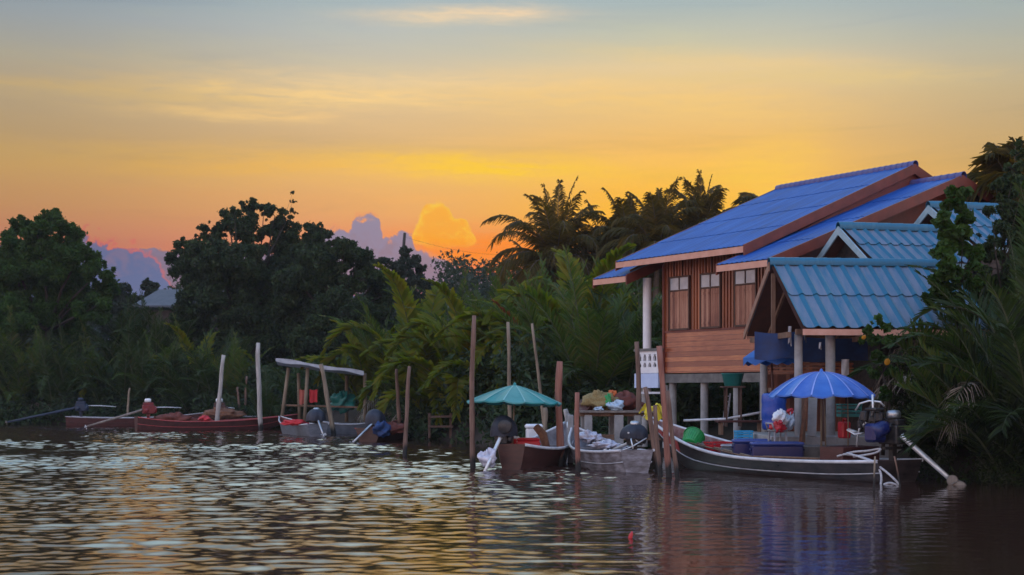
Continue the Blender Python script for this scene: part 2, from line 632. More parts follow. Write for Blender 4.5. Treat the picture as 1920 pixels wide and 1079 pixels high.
def plank_mat(name, c1, c2, c3, axis, width, rough=.4, gap=.06, coat=.3, grain=18.0):
    """boards: per-board tone, grain along the board, dark joints. axis = object axis the boards repeat along"""
    m, t, p = nodes_of(name)
    L = t.links.new
    co = t.nodes.new('ShaderNodeTexCoord')
    s = t.nodes.new('ShaderNodeSeparateXYZ')
    L(co.outputs['Object'], s.inputs[0])
    dv = t.nodes.new('ShaderNodeMath')
    dv.operation = 'DIVIDE'
    L(s.outputs[axis], dv.inputs[0])
    dv.inputs[1].default_value = width
    fl = t.nodes.new('ShaderNodeMath')
    fl.operation = 'FLOOR'
    L(dv.outputs[0], fl.inputs[0])
    fr = t.nodes.new('ShaderNodeMath')
    fr.operation = 'FRACT'
    L(dv.outputs[0], fr.inputs[0])
    wn = t.nodes.new('ShaderNodeTexWhiteNoise')
    wn.noise_dimensions = '1D'
    L(fl.outputs[0], wn.inputs['W'])
    mp = t.nodes.new('ShaderNodeMapping')
    sc = [1.2, 1.2, 1.2]
    for i in range(3):
        if i == axis:
            sc[i] = grain
    mp.inputs['Scale'].default_value = sc
    L(co.outputs['Object'], mp.inputs[0])
    nz = t.nodes.new('ShaderNodeTexNoise')
    nz.inputs['Scale'].default_value = 1.6
    nz.inputs['Detail'].default_value = 6
    nz.inputs['Roughness'].default_value = .65
    L(mp.outputs[0], nz.inputs['Vector'])
    ad = t.nodes.new('ShaderNodeMath')
    ad.operation = 'MULTIPLY_ADD'
    L(wn.outputs['Value'], ad.inputs[0])
    ad.inputs[1].default_value = .5
    sb = t.nodes.new('ShaderNodeMath')
    sb.operation = 'SUBTRACT'
    L(nz.outputs[0], sb.inputs[0])
    sb.inputs[1].default_value = .25
    lf = t.nodes.new('ShaderNodeTexNoise')
    lf.inputs['Scale'].default_value = .55
    lf.inputs['Detail'].default_value = 2
    L(co.outputs['Object'], lf.inputs['Vector'])
    l2 = t.nodes.new('ShaderNodeMath')
    l2.operation = 'MULTIPLY_ADD'
    L(lf.outputs[0], l2.inputs[0])
    l2.inputs[1].default_value = .9
    l2.inputs[2].default_value = -.45
    l3 = t.nodes.new('ShaderNodeMath')
    L(l2.outputs[0], l3.inputs[0])
    L(sb.outputs[0], l3.inputs[1])
    L(l3.outputs[0], ad.inputs[2])
    cr = t.nodes.new('ShaderNodeValToRGB')
    e = cr.color_ramp.elements
    e[0].color, e[1].color = (*c1, 1), (*c3, 1)
    e[0].position, e[1].position = .22, .78
    x = e.new(.5)
    x.color = (*c2, 1)
    L(ad.outputs[0], cr.inputs[0])
    gp = t.nodes.new('ShaderNodeMath')
    gp.operation = 'GREATER_THAN'
    L(fr.outputs[0], gp.inputs[0])
    gp.inputs[1].default_value = gap
    mx = t.nodes.new('ShaderNodeMix')
    mx.data_type = 'RGBA'
    L(gp.outputs[0], mx.inputs[0])
    mx.inputs[6].default_value = (*(k * .3 for k in c1), 1)
    L(cr.outputs[0], mx.inputs[7])
    L(mx.outputs[2], p.inputs['Base Color'])
    b = t.nodes.new('ShaderNodeBump')
    b.inputs['Strength'].default_value = .5
    b.inputs['Distance'].default_value = .012
    a2 = t.nodes.new('ShaderNodeMath')
    a2.operation = 'MULTIPLY_ADD'
    L(nz.outputs[0], a2.inputs[0])
    a2.inputs[1].default_value = .3
    L(gp.outputs[0], a2.inputs[2])
    L(a2.outputs[0], b.inputs['Height'])
    L(b.outputs[0], p.inputs['Normal'])
    p.inputs['Roughness'].default_value = rough
    p.inputs['Coat Weight'].default_value = coat
    p.inputs['Coat Roughness'].default_value = .25
    return m


def post_mat(name, c1, c2, rough=.75):
    """weathered pole, wet and dark where the water reaches"""
    m, t, p = nodes_of(name)
    L = t.links.new
    co = t.nodes.new('ShaderNodeTexCoord')
    mp = t.nodes.new('ShaderNodeMapping')
    mp.inputs['Scale'].default_value = (1, 1, .12)
    L(co.outputs['Object'], mp.inputs[0])
    nz = t.nodes.new('ShaderNodeTexNoise')
    nz.inputs['Scale'].default_value = 14
    nz.inputs['Detail'].default_value = 6
    L(mp.outputs[0], nz.inputs['Vector'])
    cr = t.nodes.new('ShaderNodeValToRGB')
    e = cr.color_ramp.elements
    e[0].position, e[1].position = .32, .68
    e[0].color, e[1].color = (*c1, 1), (*c2, 1)
    L(nz.outputs[0], cr.inputs[0])
    g = t.nodes.new('ShaderNodeNewGeometry')
    s = t.nodes.new('ShaderNodeSeparateXYZ')
    L(g.outputs['Position'], s.inputs[0])
    ad = t.nodes.new('ShaderNodeMath')
    ad.operation = 'MULTIPLY_ADD'
    L(nz.outputs[0], ad.inputs[0])
    ad.inputs[1].default_value = -.5
    L(s.outputs[2], ad.inputs[2])
    mr = t.nodes.new('ShaderNodeMapRange')
    L(ad.outputs[0], mr.inputs[0])
    mr.inputs[1].default_value = -.02
    mr.inputs[2].default_value = .16
    mx = t.nodes.new('ShaderNodeMix')
    mx.data_type = 'RGBA'
    L(mr.outputs[0], mx.inputs[0])
    mx.inputs[6].default_value = (.012, .011, .010, 1)
    L(cr.outputs[0], mx.inputs[7])
    L(mx.outputs[2], p.inputs['Base Color'])
    p.inputs['Roughness'].default_value = rough
    b = t.nodes.new('ShaderNodeBump')
    b.inputs['Strength'].default_value = .5
    b.inputs['Distance'].default_value = .01
    L(nz.outputs[0], b.inputs['Height'])
    L(b.outputs[0], p.inputs['Normal'])
    return m


M_ = {}
M_['blue_tile'] = surf('blue_tile', (.004, .046, .21), (.030, .115, .38), .5, 1.0, (3.0, .45, .45), .15, 60, spec=.2, c3=(.006, .072, .31), detail=8)
M_['blue_ridge'] = surf('blue_ridge', (.05, .06, .24), (.10, .10, .22), .45, 3)
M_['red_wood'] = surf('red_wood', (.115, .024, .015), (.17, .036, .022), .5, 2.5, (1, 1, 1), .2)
M_['pink_wood'] = surf('pink_wood', (.52, .25, .17), (.62, .33, .24), .55, 3, bump=.2)
M_['tan_wood'] = surf('tan_wood', (.24, .13, .09), (.34, .20, .14), .6, 4, bump=.2)
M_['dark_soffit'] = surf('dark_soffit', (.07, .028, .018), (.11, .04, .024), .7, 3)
M_['wall_low'] = plank_mat('wall_low', (.18, .036, .014), (.33, .090, .032), (.50, .18, .068), 2, .155, .24, .05, 1.0)
M_['wall_up'] = plank_mat('wall_up', (.17, .040, .016), (.28, .078, .029), (.38, .115, .044), 0, .11, .38, .10, .4)
M_['shutter'] = plank_mat('shutter', (.13, .042, .026), (.26, .098, .058), (.42, .21, .135), 0, .11, .6, .04, 0.0)
M_['frame_wood'] = surf('frame_wood', (.055, .026, .018), (.09, .04, .025), .6, 8, (1, 1, .2))
M_['pane'] = surf('pane', (.27, .30, .35), (.42, .46, .51), .10, 2, spec=.8)
M_['concrete'] = surf('concrete', (.24, .235, .23), (.36, .35, .345), .85, 3, bump=.35, bscale=30)
M_['concrete_dk'] = surf('concrete_dk', (.10, .095, .09), (.19, .18, .17), .85, 3, bump=.35, bscale=30)
M_['white_paint'] = surf('white_paint', (.66, .66, .69), (.76, .76, .78), .5, 3, bump=.08)
M_['pale_blue'] = surf('pale_blue', (.42, .52, .74), (.50, .60, .80), .45, 3)
M_['cyan_tile'] = surf('cyan_tile', (.010, .125, .225), (.045, .165, .245), .45, 1.5, (3, .6, .6), .2, 40, c3=(.012, .115, .20), lo=.38, hi=.72)
M_['cyan_sheen'] = surf('cyan_sheen', (.043, .14, .235), (.15, .19, .26), .5, 1.6, (3, .6, .6), .3, 30, lo=.3, hi=.62, detail=8)  # flat pans: sky sheen painted into the tile colour, plus weather streaks
M_['cyan_pale'] = surf('cyan_pale', (.20, .34, .42), (.30, .42, .48), .5, 4)
M_['rough_wood'] = surf('rough_wood', (.11, .055, .032), (.21, .12, .075), .75, 6, (1, 1, .25), .3)
M_['grey_wood'] = surf('grey_wood', (.14, .115, .10), (.26, .22, .19), .8, 6, (1, 1, .25), .3)
M_['post_brown'] = post_mat('post_brown', (.09, .048, .034), (.21, .125, .09))
M_['post_red'] = post_mat('post_red', (.17, .062, .045), (.30, .13, .09))
M_['post_grey'] = post_mat('post_grey', (.26, .24, .225), (.46, .43, .40))
M_['post_bamboo'] = post_mat('post_bamboo', (.15, .11, .075), (.27, .21, .145))
M_['soil'] = surf('soil', (.018, .012, .009), (.040, .027, .018), .95, 1.5, bump=.6, bscale=8)
M_['bark'] = surf('bark', (.018, .014, .011), (.045, .034, .026), .9, 5, (1, 1, .3), .6)
M_['rachis'] = surf('rachis', (.035, .045, .016), (.07, .075, .03), .6, 4)
M_['palm_bark'] = surf('palm_bark', (.06, .045, .035), (.13, .10, .08), .9, 5, (1, 1, 3), .6)
M_['metal_grey'] = surf('metal_grey', (.34, .36, .38), (.5, .52, .54), .38, 8, metal=.85)
M_['metal_pale'] = surf('metal_pale', (.56, .58, .60), (.72, .74, .76), .4, 8, metal=.5)
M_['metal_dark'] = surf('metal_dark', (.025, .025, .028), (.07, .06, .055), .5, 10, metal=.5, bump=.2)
M_['rust'] = surf('rust', (.10, .035, .018), (.22, .10, .05), .8, 8, bump=.3)
M_['white_plastic'] = surf('white_plastic', (.66, .67, .70), (.8, .8, .82), .35, 5, bump=.1)
M_['clear_plastic'] = surf('clear_plastic', (.38, .38, .46), (.62, .60, .68), .22, 7, bump=.5, bscale=14, spec=.8)
M_['navy_cloth'] = surf('navy_cloth', (.008, .010, .020), (.022, .026, .045), .6, 5, bump=.3)
M_['blue_tarp'] = surf('blue_tarp', (.005, .022, .085), (.009, .040, .145), .6, 4, bump=.3, bscale=9)
M_['blue_cloth'] = surf('blue_cloth', (.012, .10, .36), (.02, .14, .46), .6, 4)
M_['blue_plastic'] = surf('blue_plastic', (.012, .055, .30), (.022, .085, .40), .32, 3)
M_['navy_plastic'] = surf('navy_plastic', (.006, .011, .075), (.010, .018, .11), .35, 3)
M_['lid_blue'] = surf('lid_blue', (.035, .06, .24), (.055, .09, .31), .4, 3)
M_['sky_plastic'] = surf('sky_plastic', (.03, .36, .68), (.04, .42, .75), .4, 3)
M_['green_plastic'] = surf('green_plastic', (.012, .22, .05), (.02, .32, .075), .35, 3)
M_['teal_plastic'] = surf('teal_plastic', (.012, .13, .12), (.02, .18, .16), .4, 3)
M_['red_plastic'] = surf('red_plastic', (.40, .012, .018), (.55, .02, .03), .4, 3)
M_['red_dull'] = surf('red_dull', (.14, .012, .014), (.22, .02, .022), .5, 4)
M_['yellow_cloth'] = surf('yellow_cloth', (.72, .58, .03), (.82, .70, .08), .7, 6)
M_['net'] = surf('net', (.20, .14, .055), (.32, .24, .10), .95, 26, bump=.8, bscale=50)
M_['red_heap'] = surf('red_heap', (.10, .026, .018), (.18, .05, .035), .85, 6, bump=.5, bscale=20)
M_['orange'] = surf('orange', (.50, .10, .02), (.6, .15, .03), .7, 6)
M_['bag_blue'] = surf('bag_blue', (.32, .44, .56), (.5, .6, .68), .35, 8, bump=.5, bscale=16)
M_['rope'] = surf('rope', (.34, .34, .36), (.5, .5, .52), .85, 20, bump=.4)
M_['awning'] = surf('awning', (.26, .27, .30), (.38, .39, .42), .6, 3, bump=.2)
M_['red_cloth'] = surf('red_cloth', (.42, .018, .024), (.55, .03, .04), .8, 5)
M_['salmon_cloth'] = surf('salmon_cloth', (.34, .08, .06), (.42, .11, .08), .8, 5)
M_['farroof'] = surf('farroof', (.06, .068, .085), (.095, .10, .12), .7, 2)
# umbrellas
M_['umb_green'] = surf('umb_green', (.010, .17, .17), (.018, .24, .23), .42, 2.5, bump=.3, bscale=7)
M_['umb_green_pale'] = surf('umb_green_pale', (.12, .36, .36), (.20, .44, .44), .45, 2.5)
M_['umb_blue'] = surf('umb_blue', (.024, .11, .42), (.042, .155, .50), .40, 2.5, bump=.3, bscale=7)
M_['umb_blue_pale'] = surf('umb_blue_pale', (.20, .28, .66), (.28, .36, .72), .42, 2.5)
M_['umb_green_faded'] = surf('umb_green_faded', (.030, .22, .215), (.075, .29, .28), .5, 3, bump=.2)
M_['umb_blue_faded'] = surf('umb_blue_faded', (.030, .11, .43), (.07, .16, .50), .5, 3, bump=.2)
# hulls
M_['hull_dark'] = surf('hull_dark', (.013, .010, .010), (.050, .038, .037), .32, 2.5, (1, 1, 3), .2)
M_['hull_brown'] = surf('hull_brown', (.036, .013, .010), (.075, .027, .020), .40, 3, (1, 1, 3), .2)
M_['hull_red'] = surf('hull_red', (.045, .012, .010), (.085, .024, .020), .5, 3, (1, 1, 3), .2)
M_['hull_grey'] = surf('hull_grey', (.10, .085, .085), (.30, .285, .31), .42, 3, (1, 1, 3), .3, c3=(.19, .17, .18))
M_['hull_slate'] = surf('hull_slate', (.085, .095, .115), (.15, .16, .19), .5, 3, (1, 1, 3), .2)
M_['hull_blue'] = surf('hull_blue', (.008, .016, .036), (.016, .028, .06), .6, 3, (1, 1, 3), .2)
M_['in_grey'] = surf('in_grey', (.17, .155, .165), (.30, .28, .29), .7, 4, bump=.3)
M_['in_warm'] = surf('in_warm', (.17, .055, .045), (.30, .20, .185), .7, 3, bump=.3)
M_['in_red'] = surf('in_red', (.15, .040, .032), (.24, .075, .06), .6, 4, bump=.3)
M_['in_dark'] = surf('in_dark', (.05, .04, .038), (.10, .08, .075), .8, 4, bump=.3)
M_['gun_white'] = surf('gun_white', (.48, .48, .50), (.66, .66, .68), .45, 4)
M_['gun_grey'] = surf('gun_grey', (.26, .26, .28), (.42, .42, .44), .5, 4)
M_['gun_red'] = surf('gun_red', (.32, .04, .04), (.42, .07, .06), .5, 4)
# leaves
M_['lf_dark'] = leaf_mat('lf_dark', [(0.019, 0.035, 0.018), (0.029, 0.043, 0.029), (0.029, 0.053, 0.022), (0.043, 0.073, 0.026), (0.055, 0.068, 0.030)], .2)
M_['lf_green'] = leaf_mat('lf_green', [(0.019, 0.046, 0.013), (0.035, 0.071, 0.015), (0.035, 0.079, 0.017), (0.058, 0.122, 0.020)], .3)
M_['lf_far'] = leaf_mat('lf_far', [(0.027, 0.042, 0.034), (0.041, 0.057, 0.042), (0.050, 0.063, 0.044)], .25)
M_['lf_nipa'] = leaf_mat('lf_nipa', [(0.031, 0.058, 0.014), (0.049, 0.080, 0.019), (0.056, 0.102, 0.019), (0.105, 0.102, 0.031), (0.084, 0.138, 0.020)], .35)
M_['lf_nipa_dark'] = leaf_mat('lf_nipa_dark', [(0.015, 0.030, 0.010), (0.023, 0.048, 0.012), (0.032, 0.045, 0.016), (0.036, 0.067, 0.014), (0.053, 0.056, 0.022)], .3)
M_['lf_near'] = leaf_mat('lf_near', [(0.010, 0.018, 0.008), (0.016, 0.022, 0.012), (0.018, 0.030, 0.010), (0.028, 0.046, 0.012), (0.030, 0.046, 0.014), (0.085, 0.105, 0.020)], .35)
M_['lf_bright'] = leaf_mat('lf_bright', [(0.066, 0.108, 0.009), (0.110, 0.119, 0.012), (0.110, 0.151, 0.011), (0.187, 0.151, 0.015), (0.165, 0.184, 0.012)], .5)
M_['lf_coco'] = leaf_mat('lf_coco', [(0.038, 0.039, 0.012), (0.062, 0.057, 0.014), (0.096, 0.083, 0.020), (0.132, 0.092, 0.024)], .5, tint=(1.9, 1.2, .35))
M_['lf_dead'] = leaf_mat('lf_dead', [(.16, .12, .085), (.24, .20, .16), (.32, .29, .25), (.12, .07, .045)], .15, tint=(1, .9, .7))
M_['lf_rust'] = leaf_mat('lf_rust', [(.16, .045, .02), (.22, .07, .025), (.12, .06, .025)], .3, tint=(1.2, .8, .4))
M_['lf_yellow'] = leaf_mat('lf_yellow', [(.40, .17, .01), (.46, .21, .015)], .3, tint=(1, .9, .5))


# ------------------------------------------------------------------ terrain and water
SHORE = [(-900, 130), (-60, 90), (-29.5, 87), (-21, 85), (-12, 78.5), (-6.7, 69), (-2.3, 56.5), (.6, 49), (4, 46), (5.8, 43.5), (6.9, 40), (8.6, 37), (9.2, 32.6), (10.2, 30.6),
         (11.5, 28.8), (16, 25), (30, 14), (900, -200)]
SX = np.array([p[0] for p in SHORE], float)
SY = np.array([p[1] for p in SHORE], float)


def ground_z(x, y):
    x, y = np.asarray(x, float), np.asarray(y, float)
    d = (y - np.interp(x, SX, SY)) * .62
    t = np.clip((d + 2.0) / 5.0, 0, 1)
    t = t * t * (3 - 2 * t)
    n = .10 * np.sin(x * .9 + y * .37) + .08 * np.sin(x * .41 - y * .83 + 1.2) + .05 * np.sin(x * 2.3 + 1.1 * y)
    return -1.5 + 2.35 * t + n * (.3 + .7 * t)


def ground_at(x, y):
    return float(ground_z(x, y))


gx = np.concatenate([-np.geomspace(3000, 62, 14), np.arange(-60, 40.1, 1.0), np.geomspace(42, 3000, 14)])
gy = np.concatenate([np.arange(8, 120.1, 1.0), np.geomspace(123, 4000, 16)])
GX, GY = np.meshgrid(gx, gy)
GZ = ground_z(GX, GY)
gw_, gh_ = len(gx), len(gy)
ii = (np.arange(gh_ - 1)[:, None] * gw_ + np.arange(gw_ - 1)[None, :]).ravel()
gf = np.stack([ii, ii + 1, ii + gw_ + 1, ii + gw_], 1)
tag(mesh_np('ground', np.stack([GX, GY, GZ], -1).reshape(-1, 3), gf, M_['soil'], smooth=True), 'dark muddy river bank under the palms', None, None, 'structure')


def water_mat():
    m, t, p = nodes_of('river_water')
    L = t.links.new
    p.inputs['Base Color'].default_value = (.042, .018, .013, 1)
    p.inputs['Roughness'].default_value = .018
    p.inputs['IOR'].default_value = 2.7
    p.inputs['Specular IOR Level'].default_value = .6
    co = t.nodes.new('ShaderNodeTexCoord')
    mp = t.nodes.new('ShaderNodeMapping')
    mp.inputs['Scale'].default_value = (.7, 2.2, 1)
    L(co.outputs['Object'], mp.inputs[0])
    nz = t.nodes.new('ShaderNodeTexNoise')
    nz.inputs['Scale'].default_value = 4.6
    nz.inputs['Detail'].default_value = 4
    nz.inputs['Roughness'].default_value = .5
    L(mp.outputs[0], nz.inputs['Vector'])
    b = t.nodes.new('ShaderNodeBump')
    b.inputs['Strength'].default_value = .06
    b.inputs['Distance'].default_value = .06
    L(nz.outputs[0], b.inputs['Height'])
    L(b.outputs[0], p.inputs['Normal'])
    return m


M_['water'] = water_mat()


def make_water():
    Y = [4.0]
    while Y[-1] < 95:
        y = Y[-1]
        Y.append(y + (.4 if y < 13.5 else max(.052, min(.16, .0017 * y + .027))))
    Y = np.array(Y + [110, 140.0])
    inner = np.linspace(-.42, .42, 520)
    outer = np.geomspace(.44, 8, 26)
    K = np.concatenate([-outer[::-1], inner, outer])
    KX, YY = np.meshgrid(K, Y)
    XX = KX * YY
    Z = np.zeros_like(XX)
    r = np.random.default_rng(5)
    # main ripples travel roughly toward the viewer, with cross chop
    for lam, amp, n, spread in ((2.2, .0062, 9, .45), (.92, .0070, 18, .40), (.48, .0070, 32, .45), (.31, .0034, 32, .65)):
        for _ in range(n):
            l = lam * r.uniform(.75, 1.3)
            th = -PI / 2 + r.normal(0, spread)
            k = 2 * PI / l
            Z += amp / math.sqrt(n / 2) * np.sin(k * (math.cos(th) * XX + math.sin(th) * YY) + r.uniform(0, 2 * PI))
    # patches of livelier and quieter water, calmer in the lee of the right bank
    g = .88 + .30 * np.sin(XX * .31 + YY * .13 + 1) * np.sin(YY * .33 - XX * .09) + .22 * np.sin(XX * .17 + YY * .55 + .6 * np.sin(XX * .3))
    lee = 1 / (1 + np.exp((XX - (.078 * YY)) * 1.1))
    shore = np.clip((np.interp(XX, SX, SY) - YY) / 11.0, .07, 1)
    fade = np.clip((130 - YY) / 40, 0, 1)
    A = g * np.clip(.32 + (YY - 14) / 27, .32, 1.25) * (.28 + .85 * lee) * shore * fade * np.where(np.abs(KX) > .43, .3, 1)
    Z *= A
    w, h = len(K), len(Y)
    i2 = (np.arange(h - 1)[:, None] * w + np.arange(w - 1)[None, :]).ravel()
    fc = np.stack([i2, i2 + 1, i2 + w + 1, i2 + w], 1)
    o = mesh_np('river_water', np.stack([XX, YY, Z], -1).reshape(-1, 3), fc, M_['water'], smooth=True)
    tag(o, 'rippled brown river reflecting the sunset sky', None, None, 'structure')


make_water()


# ------------------------------------------------------------------ the stilt house
HK = 1.06
def hz(z):
    return 2 + (z - 2) * HK


class HB(MB):
    """MB in house space: x along the river front, y inward, z up (photo scale), scaled by HK at build"""
    def build(self, name, mats, parent=None, loc=None):
        self.v = [(p[0] * HK, p[1] * HK, hz(p[2])) for p in self.v]
        return super().build(name, mats, parent, loc)


def tiled(mb, A, B, C, D, pitch, amp, rows, step, sharp=1.0, seg=8, sub=3, faded=None):
    """tiled roof slope: ridge A-B, eave D-C below it; rolls run down the slope; courses overlap with a small step"""
    A, B, C, D = map(Vector, (A, B, C, D))
    nrm = (B - A).cross(D - A).normalized()
    if nrm.z < 0:
        nrm = -nrm
    L = ((B - A).length + (C - D).length) / 2
    nr = max(2, int(round(L / pitch)))
    nu = nr * seg
    for r in range(rows):
        v0, v1 = r / rows, min(1.0, (r + 1) / rows + .012)
        def fn(i, j, v0=v0, v1=v1):
            v = v0 + (v1 - v0) * j
            p = (A.lerp(B, i)).lerp(D.lerp(C, i), v)
            ph = (i * nr) % 1.0
            w = (.5 + .5 * math.cos(2 * PI * ph)) ** sharp
            return p + nrm * (amp * w + step * j)
        f0 = len(mb.f)
        mb.grid(fn, nu, sub, True, thick=-nrm * .012)
        if faded is not None:  # pans between the rolls take the tone with painted sky sheen
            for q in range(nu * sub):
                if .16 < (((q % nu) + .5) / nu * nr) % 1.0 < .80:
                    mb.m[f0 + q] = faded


def ridge_caps(mb, A, B, r, n, flare=.16):
    """a row of overlapping half-round ridge tiles from A to B"""
    A, B = Vector(A), Vector(B)
    d, s, u = frame(B - A)
    for i in range(n):
        p, q = A.lerp(B, i / n), A.lerp(B, (i + 1.12) / n)
        def fn(a, b, p=p, q=q):
            t = PI * (-.12 + 1.24 * a)
            rr = r * (1 + flare * b)
            return p.lerp(q, b) + s * (rr * math.cos(t)) + u * (rr * math.sin(t) * 1.05 - .02)
        mb.grid(fn, 8, 2, True, thick=-u * .015)


def make_house():
    H = thing('stilt_house', 'varnished wooden stilt house with bright blue tiled roof at the water edge', 'house', (4.63 * HK, 43 * HK, 0), -R(58), local=True)
    LX, DY, RYD, EO = 5.6, 11.4, 5.71, -.9
    # walls
    mb = HB()
    mb.box((LX / 2, .05, 3.18), (LX, .10, 1.24))
    mb.build('lower_wall', M_['wall_low'], H)
    mb = HB()
    mb.box((LX / 2, .07, 4.9), (LX, .10, 2.2))
    mb.build('upper_wall', M_['wall_up'], H)
    mb = HB()
    xs = [k * .135 for k in range(42)]
    wins = [(.28, 1.19), (1.72, 2.6), (3.23, 4.12), (4.7, 5.55)]
    for x in xs:
        segs = [(3.82, 5.95)]
        for a, b in wins:
            if a - .06 < x < b + .06:
                segs = [(5.46, 5.95)]
        for z0, z1 in segs:
            mb.box((x, -.002, (z0 + z1) / 2), (.055, .055, z1 - z0))
    mb.build('batten', M_['wall_up'], H)
    mb = HB()
    for k in range(8):
        z = 2.57 + k * .155
        mb.box((LX / 2, -.003, z + .01), (LX + .02, .010, .012))
    mb.build('plank_lap', M_['wall_low'], H)
    mb = HB()
    mb.box((-.03, .0, 4.2), (.07, .12, 3.3))
    mb.box((LX / 2, -.012, 3.80), (LX, .05, .06))
    mb.build('corner_trim', M_['red_wood'], H)
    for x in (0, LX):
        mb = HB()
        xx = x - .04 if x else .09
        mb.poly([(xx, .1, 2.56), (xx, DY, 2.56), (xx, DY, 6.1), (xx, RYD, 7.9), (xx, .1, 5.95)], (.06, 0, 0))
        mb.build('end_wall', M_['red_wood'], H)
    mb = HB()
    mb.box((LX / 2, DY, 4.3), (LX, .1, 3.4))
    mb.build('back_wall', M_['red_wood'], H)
    # windows
    for a, b in wins:
        m, wd, z0, z1 = (a + b) / 2, b - a, 3.86, 5.42
        f = HB()
        f.box((a + .0, -.02, (z0 + z1) / 2), (.045, .10, z1 - z0 + .04))
        f.box((b - .0, -.02, (z0 + z1) / 2), (.045, .10, z1 - z0 + .04))
        f.box((m, -.02, z1), (wd - .046, .10, .05))
        f.box((m, -.02, z0), (wd - .046, .12, .05))
        f.box((m, -.02, 5.02), (wd - .046, .09, .04))
        f.box((m, -.02, 5.22), (.04, .085, .34))
        w = f.build('window', M_['frame_wood'], H)
        for s in (-1, 1):
            q = HB()
            q.box((m + s * (wd / 4 - .001), -.03, 5.218), (wd / 2 - .046, .03, .352))
            q.build('pane', M_['pane'], w)
            q = HB()
            q.box((m + s * (wd / 4 - .004), -.028, 4.44), (wd / 2 - .034, .04, 1.10))
            for zz in (4.0, 4.86):
                q.box((m + s * (wd / 4 - .004), -.052, zz), (wd / 2 - .07, .016, .07))
            q.build('shutter', M_['shutter'], w)
    # floor frame and stilts
    mb = HB()
    mb.box((LX / 2 - .1, .12, 2.40), (LX + .5, .22, .26))
    mb.build('floor_beam', M_['concrete_dk'], H)
    mb = HB()
    mb.box((LX / 2, DY / 2 + .2, 2.44), (LX, DY - .5, .14))
    mb.build('floor_slab', M_['concrete_dk'], H)
    for x in (.12, 1.6, 3.05, 4.55, 5.5):
        for y in (.2, 3.8, 7.6, 11.2):
            if y > .3 and x in (1.6, 3.05):
                continue
            mb = HB()
            mb.lathe([(.115, .3), (.115, 2.30)], (x, y, 0), 12)
            mb.build('stilt', M_['concrete'], H)
    # roofs: main, near tier, far tier
    def gable(x0, x1, ey, ez, rz, rows, fasc, nm, cap_n, zt=.0):
        ey2 = 2 * RYD - ey
        s_ = rows
        mb = HB()
        tiled(mb, (x0, RYD, rz), (x1, RYD, rz), (x1, ey, ez), (x0, ey, ez), .21, .018, s_, .012, 1.4)
        tiled(mb, (x1, RYD, rz), (x0, RYD, rz), (x0, ey2, ez), (x1, ey2, ez), .21, .022, s_, .016, 1.4, 4)
        roof = mb.build(nm, M_['blue_tile'], H)
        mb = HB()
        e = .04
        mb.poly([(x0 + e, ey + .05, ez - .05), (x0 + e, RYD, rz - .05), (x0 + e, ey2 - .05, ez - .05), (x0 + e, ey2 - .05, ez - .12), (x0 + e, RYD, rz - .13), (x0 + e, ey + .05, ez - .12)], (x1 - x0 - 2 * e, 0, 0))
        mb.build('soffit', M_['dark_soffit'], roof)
        mb = HB()
        for xx in (x0 - .02, x1 + .02):
            for yy in (ey - .02, ey2 + .02):
                mb.poly([(xx - .025, yy, ez + .03), (xx - .025, RYD, rz + .03), (xx - .025, RYD, rz - .27), (xx - .025, yy, ez - .27)], (.05, 0, 0))
        mb.build('barge_board', M_['red_wood'], roof)
        for yy in (ey, ey2):
            mb = HB()
            mb.box(((x0 + x1) / 2, yy - .01 if yy < RYD else yy + .01, ez - .10), (x1 - x0 - .01, .045, .17))
            mb.build('fascia', M_['pink_wood'], roof)
        mb = HB()
        ridge_caps(mb, (x0 - .05, RYD, rz + .03), (x1 + .05, RYD, rz + .03), .10, cap_n)
        mb.build('ridge_tiles', M_['blue_ridge'], roof)
        return roof
    gable(-1.25, 4.59, EO, 5.97, 8.72, 4, .2, 'main_roof', 26)
    gable(4.35, 6.37, -1.64, 5.42, 8.16, 4, .2, 'lower_roof', 8)
    gable(-2.45, -.75, EO, 5.52, 8.25, 4, .2, 'lower_roof', 7)
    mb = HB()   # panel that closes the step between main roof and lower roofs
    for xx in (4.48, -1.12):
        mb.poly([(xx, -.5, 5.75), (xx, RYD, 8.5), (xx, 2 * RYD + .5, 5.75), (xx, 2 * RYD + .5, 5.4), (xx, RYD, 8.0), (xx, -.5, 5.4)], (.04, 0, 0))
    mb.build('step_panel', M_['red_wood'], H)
    # porch at the far end: column, pierced balustrade, white panel
    mb = HB()
    mb.lathe([(.13, 2.0), (.13, 5.5)], (-.92, .02, 0), 16)
    mb.build('porch_column', M_['white_paint'], H)
    mb = HB()
    mb.box((-.66, 1.5, 2.46), (1.3, 3.2, .16))
    mb.build('porch_floor', M_['concrete_dk'], H)
    mb = HB()
    x0, x1, zb, zt = -1.22, -.02, 2.57, 3.24
    for k in range(5):
        x = x0 + .09 + k * .25
        mb.box((x, -.16, (zb + zt) / 2), (.10, .08, zt - zb))
    for z, h in ((2.66, .18), (2.915, .05), (3.19, .10)):
        for k in range(4):
            mb.box((x0 + .09 + .125 + k * .25, -.16, z), (.15, .076, h))
    for z in (2.86, 3.10):     # arched heads of the openings
        for k in range(4):
            for s in (-1, 1):
                cx = x0 + .09 + .125 + k * .25
                mb.poly([(cx + s * .075, -.122, z + .03), (cx + s * .075, -.122, z - .05), (cx + s * .03, -.122, z + .03)], (0, -.076, 0))
    bal = mb.build('balustrade', M_['white_paint'], H)
    mb = HB()
    mb.box((-.62, -.16, 3.28), (1.28, .16, .08))
    mb.build('rail_cap', M_['concrete_dk'], bal)
    mb = HB()
    mb.box((-.66, -.19, 2.34), (1.18, .06, .44))
    mb.build('porch_panel', M_['pale_blue'], H)
    mb = HB()
